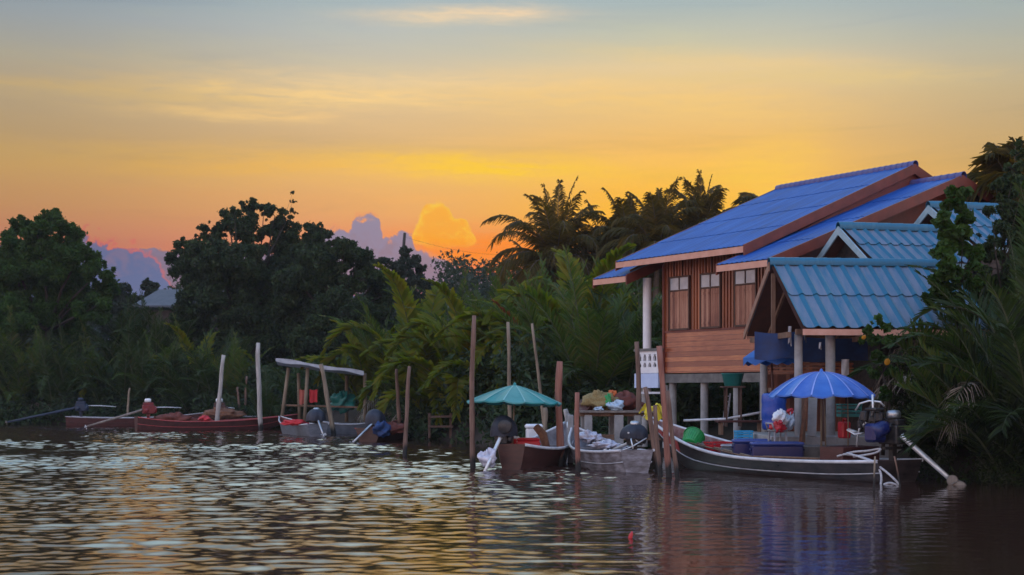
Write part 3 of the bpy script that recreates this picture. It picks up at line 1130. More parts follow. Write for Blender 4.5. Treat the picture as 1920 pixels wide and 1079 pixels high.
    for x in (-1.15, -.1):
        mb.lathe([(.10, .3), (.10, 2.2)], (x, .1, 0), 10)
    mb.build('porch_stilts', M_['concrete'], H)


make_house()


# ------------------------------------------------------------------ pavilion and the cyan roofs
def cyan_roof(name, label, A, B, C, C2, D, D2, posts, pitch, rows, gable_bargemat, eave_mat, fill=None, front_barge=None):
    """A-B ridge (left,right); C,C2 front eave (left,right); D,D2 back eave"""
    A, B, C, C2, D, D2 = map(Vector, (A, B, C, C2, D, D2))
    base = Vector((A.x, A.y, ground_at(A.x, A.y)))
    T = thing(name, label, 'pavilion', base)
    mb = MB()
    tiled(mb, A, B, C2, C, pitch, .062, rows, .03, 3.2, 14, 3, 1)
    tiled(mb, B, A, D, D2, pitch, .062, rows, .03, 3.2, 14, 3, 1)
    rf = mb.build('roof', [M_['cyan_tile'], M_['cyan_sheen']], T)
    mb = MB()
    ridge_caps(mb, A + Vector((-.08, 0, .05)), B + Vector((0, 0, .05)), .13, max(4, int((B - A).length / .36)), .08)
    mb.build('ridge_tiles', M_['cyan_tile'], rf)
    mb = MB()
    dn = Vector((0, 0, -.07))
    for P, Q, P2, Q2 in ((A, B, C, C2), (A, B, D, D2)):
        mb.add([P + dn, Q + dn, Q2 + dn, P2 + dn], [(0, 1, 2, 3)])
        mb.add([P + dn * 1.5, Q + dn * 1.5, Q2 + dn * 1.5, P2 + dn * 1.5], [(3, 2, 1, 0)])
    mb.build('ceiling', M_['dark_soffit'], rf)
    off = (A - B).normalized() * .05
    for E, bm in ((C, front_barge or gable_bargemat), (D, gable_bargemat)):
        mb = MB()
        o2 = off if bm is gable_bargemat else -off * 2
        dz = 0 if bm is gable_bargemat else -.09
        mb.poly([A + o2 + Vector((0, 0, .04 + dz)), E + o2 + Vector((0, 0, .02 + dz)), E + o2 + Vector((0, 0, -.17)), A + o2 + Vector((0, 0, -.19))], off * .8)
        mb.build('barge_board', bm, rf)
    for P, Q in ((C, C2), (D, D2)):
        mb = MB()
        mb.bar(P + Vector((0, 0, -.09)), Q + Vector((0, 0, -.09)), .05, .15)
        mb.build('fascia', eave_mat, rf)
    for p, r, z0, z1 in posts:
        mb = MB()
        mb.lathe([(r, z0), (r, z1)], (p[0], p[1], 0), 14)
        mb.build('post', M_['concrete'], T)
    if fill:
        fill(T, A, B, C, C2, D, D2)
    return T


rd_ = Vector((.992, .125, 0)).normalized()
A = Vector((6.81, 37.3, 5.36))
C = Vector((7.16, 35.0, 3.56))
D = Vector((6.50, 39.4, 3.62))
Lp = 4.9


def pav_fill(T, A, B, C, C2, D, D2):
    mb = MB()
    for a, b, w, h in (((6.9, 35.4, 3.42), (6.6, 39.2, 3.42), .10, .14), ((7.1, 35.6, 3.5), (11.6, 36.1, 3.5), .1, .14), ((6.8, 39.0, 3.5), (11.4, 39.5, 3.5), .1, .14),
                       ((6.85, 37.3, 3.5), (6.85, 37.3, 5.1), .1, .1), ((9.6, 35.7, 3.42), (9.2, 39.3, 3.42), .10, .14)):
        mb.bar(a, b, w, h)
    for k in range(5):
        x = 7.3 + k * .95
        mb.bar((x + .3, 35.5, 3.45), (x, 37.2, 4.85), .06, .09)
        mb.bar((x - .3, 39.0, 3.45), (x, 37.6, 4.85), .06, .09)
    mb.build('roof_frame', M_['rough_wood'], T)


cyan_roof('pavilion', 'open landing pavilion with weathered cyan corrugated roof on round concrete posts', A, A + rd_ * Lp, C, C + rd_ * Lp, D, D + rd_ * Lp,
          [((7.20, 35.75), .105, .6, 3.45), ((8.00, 35.75), .125, .6, 3.45), ((10.9, 36.1), .11, .6, 3.45), ((6.9, 39.0), .10, .6, 3.45), ((10.6, 39.3), .10, .6, 3.45)],
          .375, 2, M_['tan_wood'], M_['pink_wood'], pav_fill, M_['dark_soffit'])


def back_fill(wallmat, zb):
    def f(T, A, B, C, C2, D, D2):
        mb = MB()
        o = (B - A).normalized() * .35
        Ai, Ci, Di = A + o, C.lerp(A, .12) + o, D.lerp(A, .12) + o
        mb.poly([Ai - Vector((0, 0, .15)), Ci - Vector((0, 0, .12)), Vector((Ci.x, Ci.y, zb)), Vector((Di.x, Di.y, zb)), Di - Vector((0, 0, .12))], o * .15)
        mb.build('gable_wall', wallmat, T)  # near-black tone stands in for the shaded interior behind the gable
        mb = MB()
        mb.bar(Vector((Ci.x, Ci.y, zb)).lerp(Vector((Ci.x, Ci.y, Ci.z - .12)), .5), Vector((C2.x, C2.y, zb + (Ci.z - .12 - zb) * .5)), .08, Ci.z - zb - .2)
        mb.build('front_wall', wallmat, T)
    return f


g1 = Vector((.36, -.93, 0))
A = Vector((9.06, 39.2, 6.52))
rd2 = Vector((.97, .24, 0)).normalized()
C = A + g1 * 1.42 + Vector((0, 0, -1.04))
D = A - g1 * 1.42 + Vector((0, 0, -1.04))
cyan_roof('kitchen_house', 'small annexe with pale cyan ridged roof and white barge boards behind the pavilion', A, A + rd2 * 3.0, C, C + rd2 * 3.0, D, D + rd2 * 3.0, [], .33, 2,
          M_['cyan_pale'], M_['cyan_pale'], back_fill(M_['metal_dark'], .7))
A = at(1745, 388, 40.6)
C = A + g1 * 1.9 + Vector((0, 0, -1.3))
D = A - g1 * 1.9 + Vector((0, 0, -1.3))
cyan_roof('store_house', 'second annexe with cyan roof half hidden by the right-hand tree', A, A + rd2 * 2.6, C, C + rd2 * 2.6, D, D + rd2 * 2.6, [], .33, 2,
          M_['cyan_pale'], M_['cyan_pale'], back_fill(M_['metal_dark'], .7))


# ------------------------------------------------------------------ boats
class Hull:
    def __init__(s, L, B, free, bow, stern=.08, depth=.22, tw=.72, rake=.5, flare=.62):
        s.L, s.B, s.free, s.bow, s.stern, s.depth, s.tw, s.rake, s.flare = L, B, free, bow, stern, depth, tw, rake, flare

    def half(s, t):
        if t > .42:
            return max(.035, s.B / 2 * (1 - ((t - .42) / .58) ** 2.3))
        return s.B / 2 * (1 - (1 - s.tw) * ((.42 - t) / .42) ** 2)

    def sheer(s, t):
        return s.free + s.bow * max(0, (t - .38) / .62) ** 2.4 + s.stern * max(0, (.35 - t) / .35) ** 2

    def keel(s, t):
        k = -s.depth
        if t > .70:
            k += (s.sheer(1) - .16 + s.depth) * ((t - .70) / .30) ** 2.0
        if t < .2:
            k += s.depth * .5 * ((.2 - t) / .2) ** 2
        return k

    def pt(s, t, q, inner=0.0):
        """q in -1..1 across the section"""
        b, zs, zk = s.half(t), s.sheer(t), s.keel(t)
        a = abs(q)
        sg = 1 if q > 0 else -1
        if inner:
            b = max(.01, b - inner)
            zk = min(zk + inner * 1.4, zs - .01)
        # flat-ish bottom to the chine (a<.45) then flared side
        if a < .45:
            y = b * s.flare * (a / .45)
            z = zk + (zs - zk) * .10 * (a / .45) ** 2
        else:
            r = (a - .45) / .55
            y = b * (s.flare + (1 - s.flare) * r ** .75)
            z = zk + (zs - zk) * (.10 + .90 * r)
        x = t * s.L + s.rake * max(0, (t - .6) / .4) ** 2 * max(0, z / max(.3, s.sheer(1)))
        return Vector((x, sg * y, z))

    def mesh(s, ns=28, nq=16):
        mb = MB()
        qs = [-1 + 2 * i / nq for i in range(nq + 1)]
        ts = [i / ns for i in range(ns + 1)]
        w = nq + 1
        outer = [s.pt(t, q) for t in ts for q in qs]
        inner = [s.pt(max(t, .012), q, .035) for t in ts for q in qs]
        fo = [(j * w + i, j * w + i + 1, (j + 1) * w + i + 1, (j + 1) * w + i) for j in range(ns) for i in range(nq)]
        mb.add(outer, [f[::-1] for f in fo], True)
        mb.add([s.pt(0, q) for q in qs], [list(range(w))], False)
        mb.mi = 1
        mb.add(inner, fo, True)
        mb.add([s.pt(.012, q, .035) for q in qs], [list(range(w))[::-1]], False)
        mb.mi = 0
        for sg in (0, nq):
            vs = []
            for j in range(ns + 1):
                vs += [outer[j * w + sg], inner[j * w + sg]]
            mb.add(vs, [(2 * j, 2 * j + 1, 2 * j + 3, 2 * j + 2) for j in range(ns)])
        mb.bar(s.pt(0, -1) + Vector((.02, 0, -.01)), s.pt(0, 1) + Vector((.02, 0, -.01)), .05, .05)
        return mb

    def rail(s, sg, r=.025, q=1.0, dz=0.0, t0=0.0, t1=1.0, out=.012):
        mb = MB()
        pts = []
        for i in range(25):
            t = t0 + (t1 - t0) * i / 24
            p = s.pt(t, sg * q)
            pts.append(p + Vector((0, sg * out, dz)))
        mb.tube(pts, r, 6)
        return mb


def boat(label, stern, bow, B, free, bowrise, hullm, inm, gunm, group=None, depth=.22, strake=None, thwarts=5, tw=.72, rake=.5, name='longtail_boat', flare=.62, stern_rise=.08, bowpost=None, rail_r=.028):
    s, b = Vector(stern), Vector(bow)
    L = (b - s).length
    rz = math.atan2(b.y - s.y, b.x - s.x)
    T = thing(name, label, 'boat', (s.x, s.y, 0), rz, group, local=True)
    h = Hull(L, B, free, bowrise, stern_rise, depth, tw, rake, flare)
    h.mesh().build('hull', [hullm, inm], T)
    for sg in (-1, 1):
        h.rail(sg, rail_r).build('gunwale', gunm, T)
        if strake:
            h.rail(sg, .017, .74, 0, .0, .96, .02).build('rub_strake', strake, T)
    for k in range(thwarts):
        t = .14 + .62 * k / max(1, thwarts - 1)
        p = h.pt(t, .86, .035)
        mb = MB()
        mb.box((t * L, 0, p.z), (.16, 2 * p.y + .02, .03))
        mb.build('thwart', inm, T)
    if bowpost:
        mb = MB()
        p = h.pt(1.0, .0)
        q = Vector((p.x, 0, h.sheer(1)))
        mb.bar(h.pt(.9, 0), q + Vector((.06, 0, .0)), .07, .07)
        mb.build('bow_post', bowpost, T)
    T['hull_len'] = L
    del T['hull_len']

    def w(x, y, z):
        return Matrix.Translation(T.location) @ Matrix.Rotation(rz, 4, 'Z') @ Vector((x, y, z))
    return T, h, w, rz


def engine(T, x, y, z, shaft_end, tiller_end=None, cover=None, size=1.0, blockm=None, tankm=None, shaftm=None, propm=None, shaft_r=.045, guard=False, name='engine'):
    """a car engine on a swivel stand with its long propeller shaft; local boat space"""
    k = size
    mb = MB()
    mb.box((x, y, z + .02 * k), (.46 * k, .30 * k, .34 * k), bev=.03)
    mb.box((x, y, z + .24 * k), (.40 * k, .20 * k, .12 * k), bev=.03)
    mb.lathe([(.0, -.06), (.13, -.06), (.16, 0), (.13, .05), (0, .06)], (x + .27 * k, y, z), 16, Matrix.Rotation(R(90), 4, 'Y') @ Matrix.Scale(k, 4))
    mb.lathe([(.0, -.05), (.07, -.05), (.07, .05), (0, .05)], (x + .1 * k, y + .2 * k, z + .12 * k), 12, Matrix.Rotation(R(90), 4, 'X') @ Matrix.Scale(k, 4))
    mb.lathe([(.0, -.05), (.09, -.05), (.09, .05), (0, .05)], (x - .1 * k, y - .19 * k, z - .03), 12, Matrix.Rotation(R(90), 4, 'X') @ Matrix.Scale(k, 4))
    for i in range(4):
        mb.tube([(x - .15 * k + i * .1 * k, y + .12 * k, z + .2 * k), (x - .15 * k + i * .1 * k, y + .2 * k, z + .22 * k), (x - .13 * k + i * .1 * k, y + .24 * k, z + .1 * k)], .018 * k, 6)
    mb.bar((x, y, z - .15 * k), (x, y, z - .5 * k), .10 * k, .10 * k)
    mb.bar((x, y - .22 * k, z - .22 * k), (x, y + .22 * k, z - .22 * k), .08 * k, .05 * k)
    e = mb.build(name, blockm or M_['metal_dark'], T)
    mb = MB()
    mb.lathe([(.0, .10), (.10, .09), (.13, .05), (.13, -.03), (.10, -.05), (0, -.05)], (x - .02, y, z + .36 * k), 14, Matrix.Scale(k, 4))
    mb.build('air_filter', tankm or M_['metal_grey'], e)
    s0 = Vector((x - .22 * k, y, z))
    s1 = Vector(shaft_end)
    mb = MB()
    mb.tube([s0, s0.lerp(s1, .04), s0.lerp(s1, .5), s1], [shaft_r * 1.5, shaft_r * 1.1, shaft_r, shaft_r * .85], 10)
    mb.build('drive_shaft', shaftm or M_['metal_grey'], e)
    d, sx, up = frame(s1 - s0)
    mb = MB()
    mb.tube([s1 - d * .02, s1 + d * .14], [.035, .02], 8)
    for i in range(3):
        a = 2 * PI * i / 3 + .4
        r1 = sx * math.cos(a) + up * math.sin(a)
        tn = d.cross(r1)
        c = s1 + d * .05
        mb.poly([c + r1 * .02 - tn * .02, c + r1 * .10 - tn * .065 + d * .02, c + r1 * .15 + d * .01, c + r1 * .10 + tn * .055 - d * .03, c + r1 * .02 + tn * .02], d * .012)
    mb.build('propeller', propm or M_['metal_pale'], e)
    if tiller_end:
        mb = MB()
        a = Vector((x + .2 * k, y, z + .1 * k))
        b = Vector(tiller_end)
        mb.tube([a, a.lerp(b, .5) + Vector((0, 0, .02)), b], [.025, .022, .02], 8)
        mb.build('tiller', M_['metal_pale'], e)
    if cover:
        mb = MB()
        def fn(i, j):
            t = 2 * PI * i
            ph = j * 1.75
            rr = math.sin(min(ph, PI / 2)) * (1 + .10 * math.sin(5 * t + 2 * j) * j + .05 * math.sin(11 * t + 1) * j)
            zz = math.cos(min(ph, PI / 2)) if ph < PI / 2 else -(ph - PI / 2) * 1.6
            return Vector((x + cover[0] * rr * math.cos(t), y + cover[1] * rr * math.sin(t), z + cover[3] + cover[2] * zz + .015 * math.sin(7 * t) * j))
        mb.grid(fn, 28, 9, True)
        mb.build('engine_cover', M_['navy_cloth'], e)
    return e


def inv(T, p):
    """world point to boat space"""
    return Matrix.Rotation(-T.rotation_euler.z, 4, 'Z') @ (Vector(p) - T.location)


# --- large boat on the right
sC, bC = Vector((8.55, 31.35, 0)), Vector((4.0, 39.0, 0))
TC, hC, wC, rzC = boat('long dark longtail boat with white rail, coolers aboard and yellow cloth on its bow', sC, bC, 2.05, .40, .92, M_['hull_dark'], M_['in_warm'], M_['gun_white'],
                       strake=M_['gun_grey'], tw=.66, rake=.55, thwarts=6, depth=.25, rail_r=.042)
mb = MB()
for sg in (-1, 1):
    for i in range(14):
        pass
for sg in (-1, 1):
    ts = [.80 + .2 * i / 10 for i in range(11)]
    vs = []
    for t in ts:
        for q, o in ((.97, .012), (.72, .012)):
            p = hC.pt(t, sg * q)
            vs.append(p + Vector((0, sg * o, 0)))
            vs.append(p + Vector((0, sg * (o - .008), 0)))
    mb.add(vs, [(4 * i, 4 * i + 2, 4 * i + 6, 4 * i + 4) for i in range(10)] + [(4 * i + 1, 4 * i + 5, 4 * i + 7, 4 * i + 3) for i in range(10)])
mb.build('bow_panel', M_['gun_red'], TC)
mb = MB()
for t in (.3, .42, .54, .66, .76):       # ribs inside the hull
    mb.tube([hC.pt(t, q / 8, .05) for q in range(-8, 9)], .022, 5)
mb.build('hull_ribs', M_['in_grey'], TC)
# engine on the stern, shaft swung aft and to the side
e0 = inv(TC, (8.50, 31.75, 1.02))
e1 = inv(TC, (9.62, 30.9, -.10) if False else tuple(at(1788, 905, 30.6)))
eC = engine(TC, e0.x, e0.y, e0.z, e1, None, None, 1.25, None, M_['metal_grey'], M_['metal_pale'], M_['metal_grey'], .058)
mb = MB()
for c, r in ((at(1786, 902, 30.55), .13), (at(1800, 915, 30.45), .15)):
    l = inv(TC, c)
    mb.lathe([(0, -.03), (r * .8, -.028), (r, 0), (r * .8, .028), (0, .03)], l, 18, Matrix.Rotation(R(90), 4, 'X') @ Matrix.Rotation(R(25), 4, 'Y'))
mb.build('propeller_guard', M_['grey_wood'], eC)
mb = MB()


def tl(*pp):
    return [inv(TC, at(u, v, Y)) for u, v, Y in pp]


mb.tube(tl((1604, 770, 32.2), (1612, 757, 32.1), (1630, 752, 32), (1650, 754, 31.9), (1658, 762, 31.9)), .022, 8)
mb.tube(tl((1636, 740, 31.9), (1637, 772, 31.9), (1632, 786, 32), (1612, 803, 32.2), (1608, 820, 32.3), (1606, 846, 32.4)), .026, 8)
mb.tube(tl((1588, 806, 32.2), (1603, 815, 32.1), (1620, 812, 32)), .022, 8)
mb.tube(tl((1590, 806, 32.6), (1608, 812, 32.5)), .04, 8)
mb.build('control_bars', M_['metal_pale'], eC)
mb = MB()
mb.box(inv(TC, at(1641, 812, 31.6)), (.34, .42, .42), bev=.06)
mb.lathe([(0, -.2), (.14, -.2), (.17, -.1), (.17, .1), (.14, .2), (0, .2)], inv(TC, at(1650, 806, 31.5)), 16, Matrix.Rotation(R(70), 4, 'X'))
mb.build('gearbox', M_['navy_plastic'], eC)
mb = MB()
for k, (u, v, a, b, c) in enumerate(((1640, 768, .34, .3, .07), (1622, 780, .16, .2, .22), (1634, 786, .26, .22, .14), (1646, 782, .2, .26, .2), (1612, 796, .1, .14, .16), (1655, 794, .16, .16, .22), (1628, 800, .3, .1, .08))):
    mb.box(inv(TC, at(u, v, 31.85 + .03 * (k % 3))), (a, b, c), R(17 * k), bev=.02)
for k in range(5):
    mb.tube([inv(TC, at(1614 + 9 * k, 772, 31.7)), inv(TC, at(1610 + 10 * k, 790, 31.6)), inv(TC, at(1618 + 7 * k, 806, 31.7))], .012, 6)
mb.build('radiator', M_['metal_dark'], eC)
# stern box of the boat
mb = MB()
mb.box((1.55, .0, .58), (.75, 1.15, .34), bev=.015)
mb.build('stern_box', M_['hull_red'], TC)


def umbrella(label, base, top_z, rim_z, rim_r, mats, npan=16, tilt=(0, 0), polem=None, sag=1.55, rotz=0.0, valance=.035):
    """market umbrella: pole, ribbed panels, ribs, tip"""
    b = Vector(base)
    T = thing('market_umbrella', label, 'umbrella', b, 0, None, local=True, rot=(tilt[0], tilt[1], rotz))
    hgt, rz_ = top_z - b.z, rim_z - b.z
    dome = hgt - rz_
    n = npan * 4
    nr = 9
    rq = random.Random(int(rim_r * 1000) + npan)
    psag = [rq.uniform(.5, 1.6) for _ in range(npan)]
    rdrop = [rq.uniform(-.022, .022) for _ in range(npan)]
    mb = MB()
    def P(i, k, off=0.0):
        f = i / nr
        a = (k % 4) / 4.0
        bul = 1 - .030 * math.sin(PI * a) * f
        r = rim_r * f * bul
        pn = (k % n) // 4
        dr = rdrop[pn] * (1 - a) + rdrop[(pn + 1) % npan] * a
        zz = rz_ + dome * (1 - f ** sag) - .055 * psag[pn] * math.sin(PI * a) * f * (1 - .3 * f) + dr * f * f
        t = 2 * PI * k / n
        return Vector((r * math.cos(t), r * math.sin(t), zz + off))
    vs = [P(i, k) for i in range(1, nr + 1) for k in range(n)]
    vs += [P(nr, k) + Vector((0, 0, -valance)) for k in range(n)]
    apex = len(vs)
    vs.append(Vector((0, 0, hgt)))
    fs, ms = [], []
    for k in range(n):
        fs.append((apex, k, (k + 1) % n))
    for i in range(nr):
        for k in range(n):
            k2 = (k + 1) % n
            fs.append((i * n + k, (i + 1) * n + k, (i + 1) * n + k2, i * n + k2))
    f0 = len(mb.f)
    mb.add(vs, fs, False)
    fade = [rq.random() < .3 for _ in range(npan)]
    for q in range(n):
        if fade[q // 4]:
            mb.m[f0 + q] = 2
            for i in range(nr):
                mb.m[f0 + n + i * n + q] = 2
    o = mb.build('canopy', mats + [mats[2] if len(mats) > 2 else mats[0]], T)
    mb = MB()      # pale seams above the ribs
    for k in range(npan):
        pts = [P(i, 4 * k, .006) for i in range(1, nr + 1)]
        s = Vector((-math.sin(2 * PI * 4 * k / n), math.cos(2 * PI * 4 * k / n), 0))
        v2 = []
        for i, p in enumerate(pts):
            w = .006 + .014 * i / nr
            v2 += [p + s * w, p - s * w, p + s * w - Vector((0, 0, .004)), p - s * w - Vector((0, 0, .004))]
        mb.add(v2, [(4 * i, 4 * i + 1, 4 * i + 5, 4 * i + 4) for i in range(nr - 1)] + [(4 * i, 4 * i + 4, 4 * i + 6, 4 * i + 2) for i in range(nr - 1)] + [(4 * i + 1, 4 * i + 3, 4 * i + 7, 4 * i + 5) for i in range(nr - 1)])
    mb.build('seams', mats[1], o)
    mb = MB()
    mb.tube([(0, 0, 0), (0, 0, hgt + .03)], .022, 10)
    mb.build('pole', polem or M_['rough_wood'], T)
    mb = MB()
    mb.lathe([(.0, .07), (.03, .05), (.045, .01), (.06, -.02)], (0, 0, hgt), 10)
    mb.build('tip', mats[0], T)
    for k in range(npan):
        mb = MB()
        mb.tube([P(i, 4 * k, -.02) for i in (1, 3, 5, 7, 9)], .008, 5)
        mid = P(5, 4 * k, -.02)
        mb.tube([mid, (0, 0, mid.z - .22)], .006, 5)
        mb.build('rib', M_['metal_dark'], T)
    return T


# blue umbrella over the stern of the large boat
pb = at(1540, 842, 33.2)
umbrella('bright blue market umbrella shading the stern of the large right-hand boat', pb, at(0, 697, 33.2).z, at(0, 741, 33.2).z, 1.235, [M_['umb_blue'], M_['umb_blue_pale'], M_['umb_blue_faded']], 16, (0, 0), M_['post_bamboo'], 2.0)
mb = MB()
# umbrella prop: second thin leg
for (u0, v0, u1, v1, Y, lab) in ((1589, 742, 1590, 842, 33.0, 'thin pale stick holding up the right rim of the blue umbrella'), (1545, 745, 1548, 840, 33.6, 'thin brown stick beside the blue umbrella pole')):
    a, b = at(u0, v0, Y), at(u1, v1, Y)
    m2 = MB()
    m2.tube([b, b.lerp(a, .5) + Vector((.01, 0, 0)), a], [.017, .016, .014], 7)
    tag(m2.build('prop_stick', M_['post_bamboo'], None, b), lab, 'stick')


def cooler(label, c, size, rz, bodym, lidm, name='cooler_box', group=None):
    T = thing(name, label, 'cooler', c, rz, group, local=True)
    x, y, z = size
    mb = MB()
    mb.box((0, 0, z * .41), (x * .97, y * .95, z * .82), bev=.03)
    mb.box((0, 0, z * .12), (x * .99, y * .97, z * .05), bev=.01)
    mb.build('body', bodym, T)
    mb = MB()
    mb.box((0, 0, z * .90), (x, y, z * .17), bev=.03)
    mb.box((0, 0, z * .995), (x * .8, y * .7, z * .03), bev=.01)
    mb.build('lid', lidm, T)
    for s in (-1, 1):
        mb = MB()
        mb.box((s * (x * .5 + .005), 0, z * .6), (.04, y * .4, z * .10), bev=.01)
        mb.build('handle', bodym, T)
    return T


def on_boat(w, x, y, z):
    return tuple(w(x, y, z))


def boat_x(T, u, v, Y):
    return inv(T, at(u, v, Y))


# coolers, crates and basket in the large boat
cooler('large navy cooler box with pale lid, front of the pair in the large boat', (6.47, 34.75, .30), (1.28, .46, .48), R(-2), M_['navy_plastic'], M_['lid_blue'])
cooler('blue cooler box half hidden behind the large navy cooler', (5.98, 35.55, .32), (.95, .44, .50), R(-2), M_['navy_plastic'], M_['lid_blue'])
cooler('small grey box beside the coolers', (5.48, 36.2, .32), (.34, .36, .34), R(-5), M_['hull_slate'], M_['gun_grey'], 'grey_box')


def crate(label, c, size, rz, m, name='crate', tilt=(0, 0), group=None, cat='crate'):
    """slotted open plastic crate"""
    T = thing(name, label, cat, c, 0, group, local=True, rot=(tilt[0], tilt[1], rz))
    x, y, z = size
    mb = MB()
    t = .02
    mb.box((0, 0, t / 2), (x - .01, y - .01, t))
    for i in range(3):
        zz = z * (.16 + .30 * i)
        for s in (-1, 1):
            mb.box((0, s * (y / 2 - t / 2), zz), (x - 2 * t, t, z * .19))
            mb.box((s * (x / 2 - t / 2), 0, zz), (t, y - 2 * t, z * .19))
    mb.build('slatted_side', m, T)
    mb = MB()
    for sx in (-1, 1):
        for sy in (-1, 1):
            mb.box((sx * (x / 2 - t / 2), sy * (y / 2 - t / 2), z / 2), (t * 1.3, t * 1.3, z))
    for s in (-1, 1):
        mb.box((0, s * y / 2, z), (x + .03, .035, .035))
        mb.box((s * x / 2, 0, z), (.035, y - .04, .035))
    mb.build('rim', m, T)
    return T


crate('red plastic crate behind the green basket in the large boat', (5.35, 36.75, .36), (.62, .45, .33), R(20), M_['red_plastic'])
T = thing('basket', 'bright green plastic basket tipped on its side in the large boat', 'basket', tuple(at(1296, 829, 37.4)), 0, None, True, (R(-35), R(50), R(20)))
mb = MB()
mb.lathe([(.02, 0), (.19, 0), (.21, .02), (.27, .42), (.28, .43), (.265, .42), (.20, .03), (.02, .02)], (0, 0, -.16), 24)
for k in range(24):
    t = 2 * PI * k / 24
    mb.bar((.215 * math.cos(t), .215 * math.sin(t), -.12), (.268 * math.cos(t), .268 * math.sin(t), .22), .012, .012)
mb.build('bowl', M_['green_plastic'], T)
mb = MB()
mb.tube([(.285 * math.cos(2 * PI * k / 24), .285 * math.sin(2 * PI * k / 24), .27) for k in range(25)], .016, 6)
mb.build('rim', M_['green_plastic'], T)
mb = MB()
mb.blob(at(1326, 842, 37.0), (.26, .2, .17), 30, 18, .2, 3)
tag(mb.build('net_bundle', M_['in_dark'], None, at(1326, 850, 37.0)), 'dark heap of wet net beside the red crate', 'net')
crate('small dark crate near the bow in the large boat', (4.70, 37.85, .52), (.36, .30, .22), R(35), M_['in_dark'])
crate('second red crate, lower one beside the navy coolers in the large boat', (5.02, 37.25, .34), (.44, .34, .24), R(-10), M_['red_plastic'])
for k_, lab_ in enumerate(('long wooden pole lying along the inside of the large boat', 'bamboo pole lying beside the long wooden pole in the large boat')):
    mb = MB()
    mb.tube([wC(1.9, .62 - .16 * k_, .46), wC(4.5, .66 - .2 * k_, .42), wC(7.1, .38 - .2 * k_, .68)], [.022, .026, .02], 7)
    tag(mb.build('boat_pole', M_['post_bamboo'] if k_ else M_['rough_wood'], None, tuple(wC(1.9, .62, .3))), lab_, 'pole')
# yellow ribbons on the bow
T = thing('bow_cloth', 'bright yellow cloth ribbons tied round the bow of the large boat', 'ribbon', on_boat(wC, hC.L * .975, 0, hC.sheer(.975)), 0)
for i in range(3):
    mb = MB()
    c = at(1230 - i * 8 + 2, 762 + (i % 2) * 6, 38.4 + .1 * i)
    rr = random.Random(i + 4)
    for j in range(6):
        a = rr.uniform(0, 6.28)
        w_, l_ = rr.uniform(.05, .09), rr.uniform(.14, .34)
        dx, dy = math.cos(a) * .13, math.sin(a) * .10
        def fn(p, q, a=a, w_=w_, l_=l_, dx=dx, dy=dy, c=c):
            return c + Vector((dx * q * 1.6 + w_ * (p - .5) * 2 * math.sin(a + 1.2), dy * q + w_ * (p - .5) * math.cos(a), .05 - l_ * q * q + .04 * math.sin(5 * p + q * 4 + a)))
        mb.grid(fn, 5, 6, True, thick=(0, .006, .002))
    mb.build('ribbon', M_['yellow_cloth'], T)
# ropes hanging from the stern
for lab, pts in (('thick pale rope sagging from the stern rail into the water', [(1585, 852, 31.9), (1610, 856, 31.5), (1640, 868, 31.2), (1652, 890, 31.0), (1651, 915, 30.9), (1651, 935, 30.8)]),
                 ('pale rope looped low over the water behind the stern', [(1588, 850, 31.8), (1625, 862, 31.3), (1655, 880, 31.0), (1678, 900, 30.8), (1686, 911, 30.8), (1670, 906, 30.8), (1658, 909, 30.8), (1654, 916, 30.8)]),
                 ('pale rope coiled along the stern rail', [(1570, 856, 32.2), (1600, 848, 31.9), (1625, 846, 31.7), (1650, 842, 31.5), (1640, 850, 31.5), (1600, 857, 31.8)])):
    mb = MB()
    P_ = [at(*p) for p in pts]
    Q_ = []
    for i in range(len(P_) - 1):
        for j in range(5):
            a, b, c, d = P_[max(i - 1, 0)], P_[i], P_[i + 1], P_[min(i + 2, len(P_) - 1)]
            t = j / 5
            Q_.append(.5 * ((2 * b) + (c - a) * t + (2 * a - 5 * b + 4 * c - d) * t * t + (3 * b - a - 3 * c + d) * t ** 3))
    Q_.append(P_[-1])
    mb.tube(Q_, .026, 7)
    tag(mb.build('mooring_rope', M_['rope'], None, P_[0]), lab, 'rope')

# --- boat under the green umbrella (stern toward the viewer)
sA, bA = Vector((-.02, 36.6, 0)), Vector((1.48, 41.0, 0))
TA, hA, wA, rzA = boat('brown longtail boat with white rim moored under the green umbrella', sA, bA, 1.62, .50, .60, M_['hull_brown'], M_['in_grey'], M_['gun_white'], tw=.46, rake=.3, thwarts=4, stern_rise=.14, rail_r=.042)
ea = inv(TA, at(944, 812, 36.9))
es = inv(TA, at(908, 886, 35.9))
engine(TA, ea.x, ea.y, ea.z - .12, es, None, (.36, .34, .42, .16), 1.1, None, None, M_['metal_pale'])
mb = MB()
mb.lathe([(0, -.06), (.15, -.06), (.19, -.02), (.19, .03), (.13, .06), (0, .06)], inv(TA, at(947, 800, 36.45)), 18, Matrix.Rotation(R(90), 4, 'Y'))
mb.build('flywheel', M_['metal_dark'], TA)
umbrella('teal green market umbrella with pale panels over the brown boat', wA(.9, inv(TA, at(957, 800, 37.4)).y, .1), at(0, 722, 37.4).z, at(0, 754, 37.4).z, 1.255, [M_['umb_green'], M_['umb_green_pale'], M_['umb_green_faded']], 14,
         (R(-1.5), R(1.8)), M_['post_bamboo'], 1.25)
cooler('red cooler box in the stern of the brown boat', tuple(at(990, 850, 37.5)), (.62, .4, .40), R(4), M_['red_plastic'], M_['red_plastic'])
cooler('red and white box beside the engine of the brown boat', tuple(at(958, 846, 38.0)), (.44, .36, .40), R(10), M_['red_plastic'], M_['gun_white'], 'bait_box')
T = thing('bow_bin', 'white plastic bin standing on the bow of the brown boat', 'bin', tuple(at(1001, 832, 41.6)), R(10), None, True)
mb = MB()
mb.box((0, 0, .22), (.44, .34, .44), bev=.04)
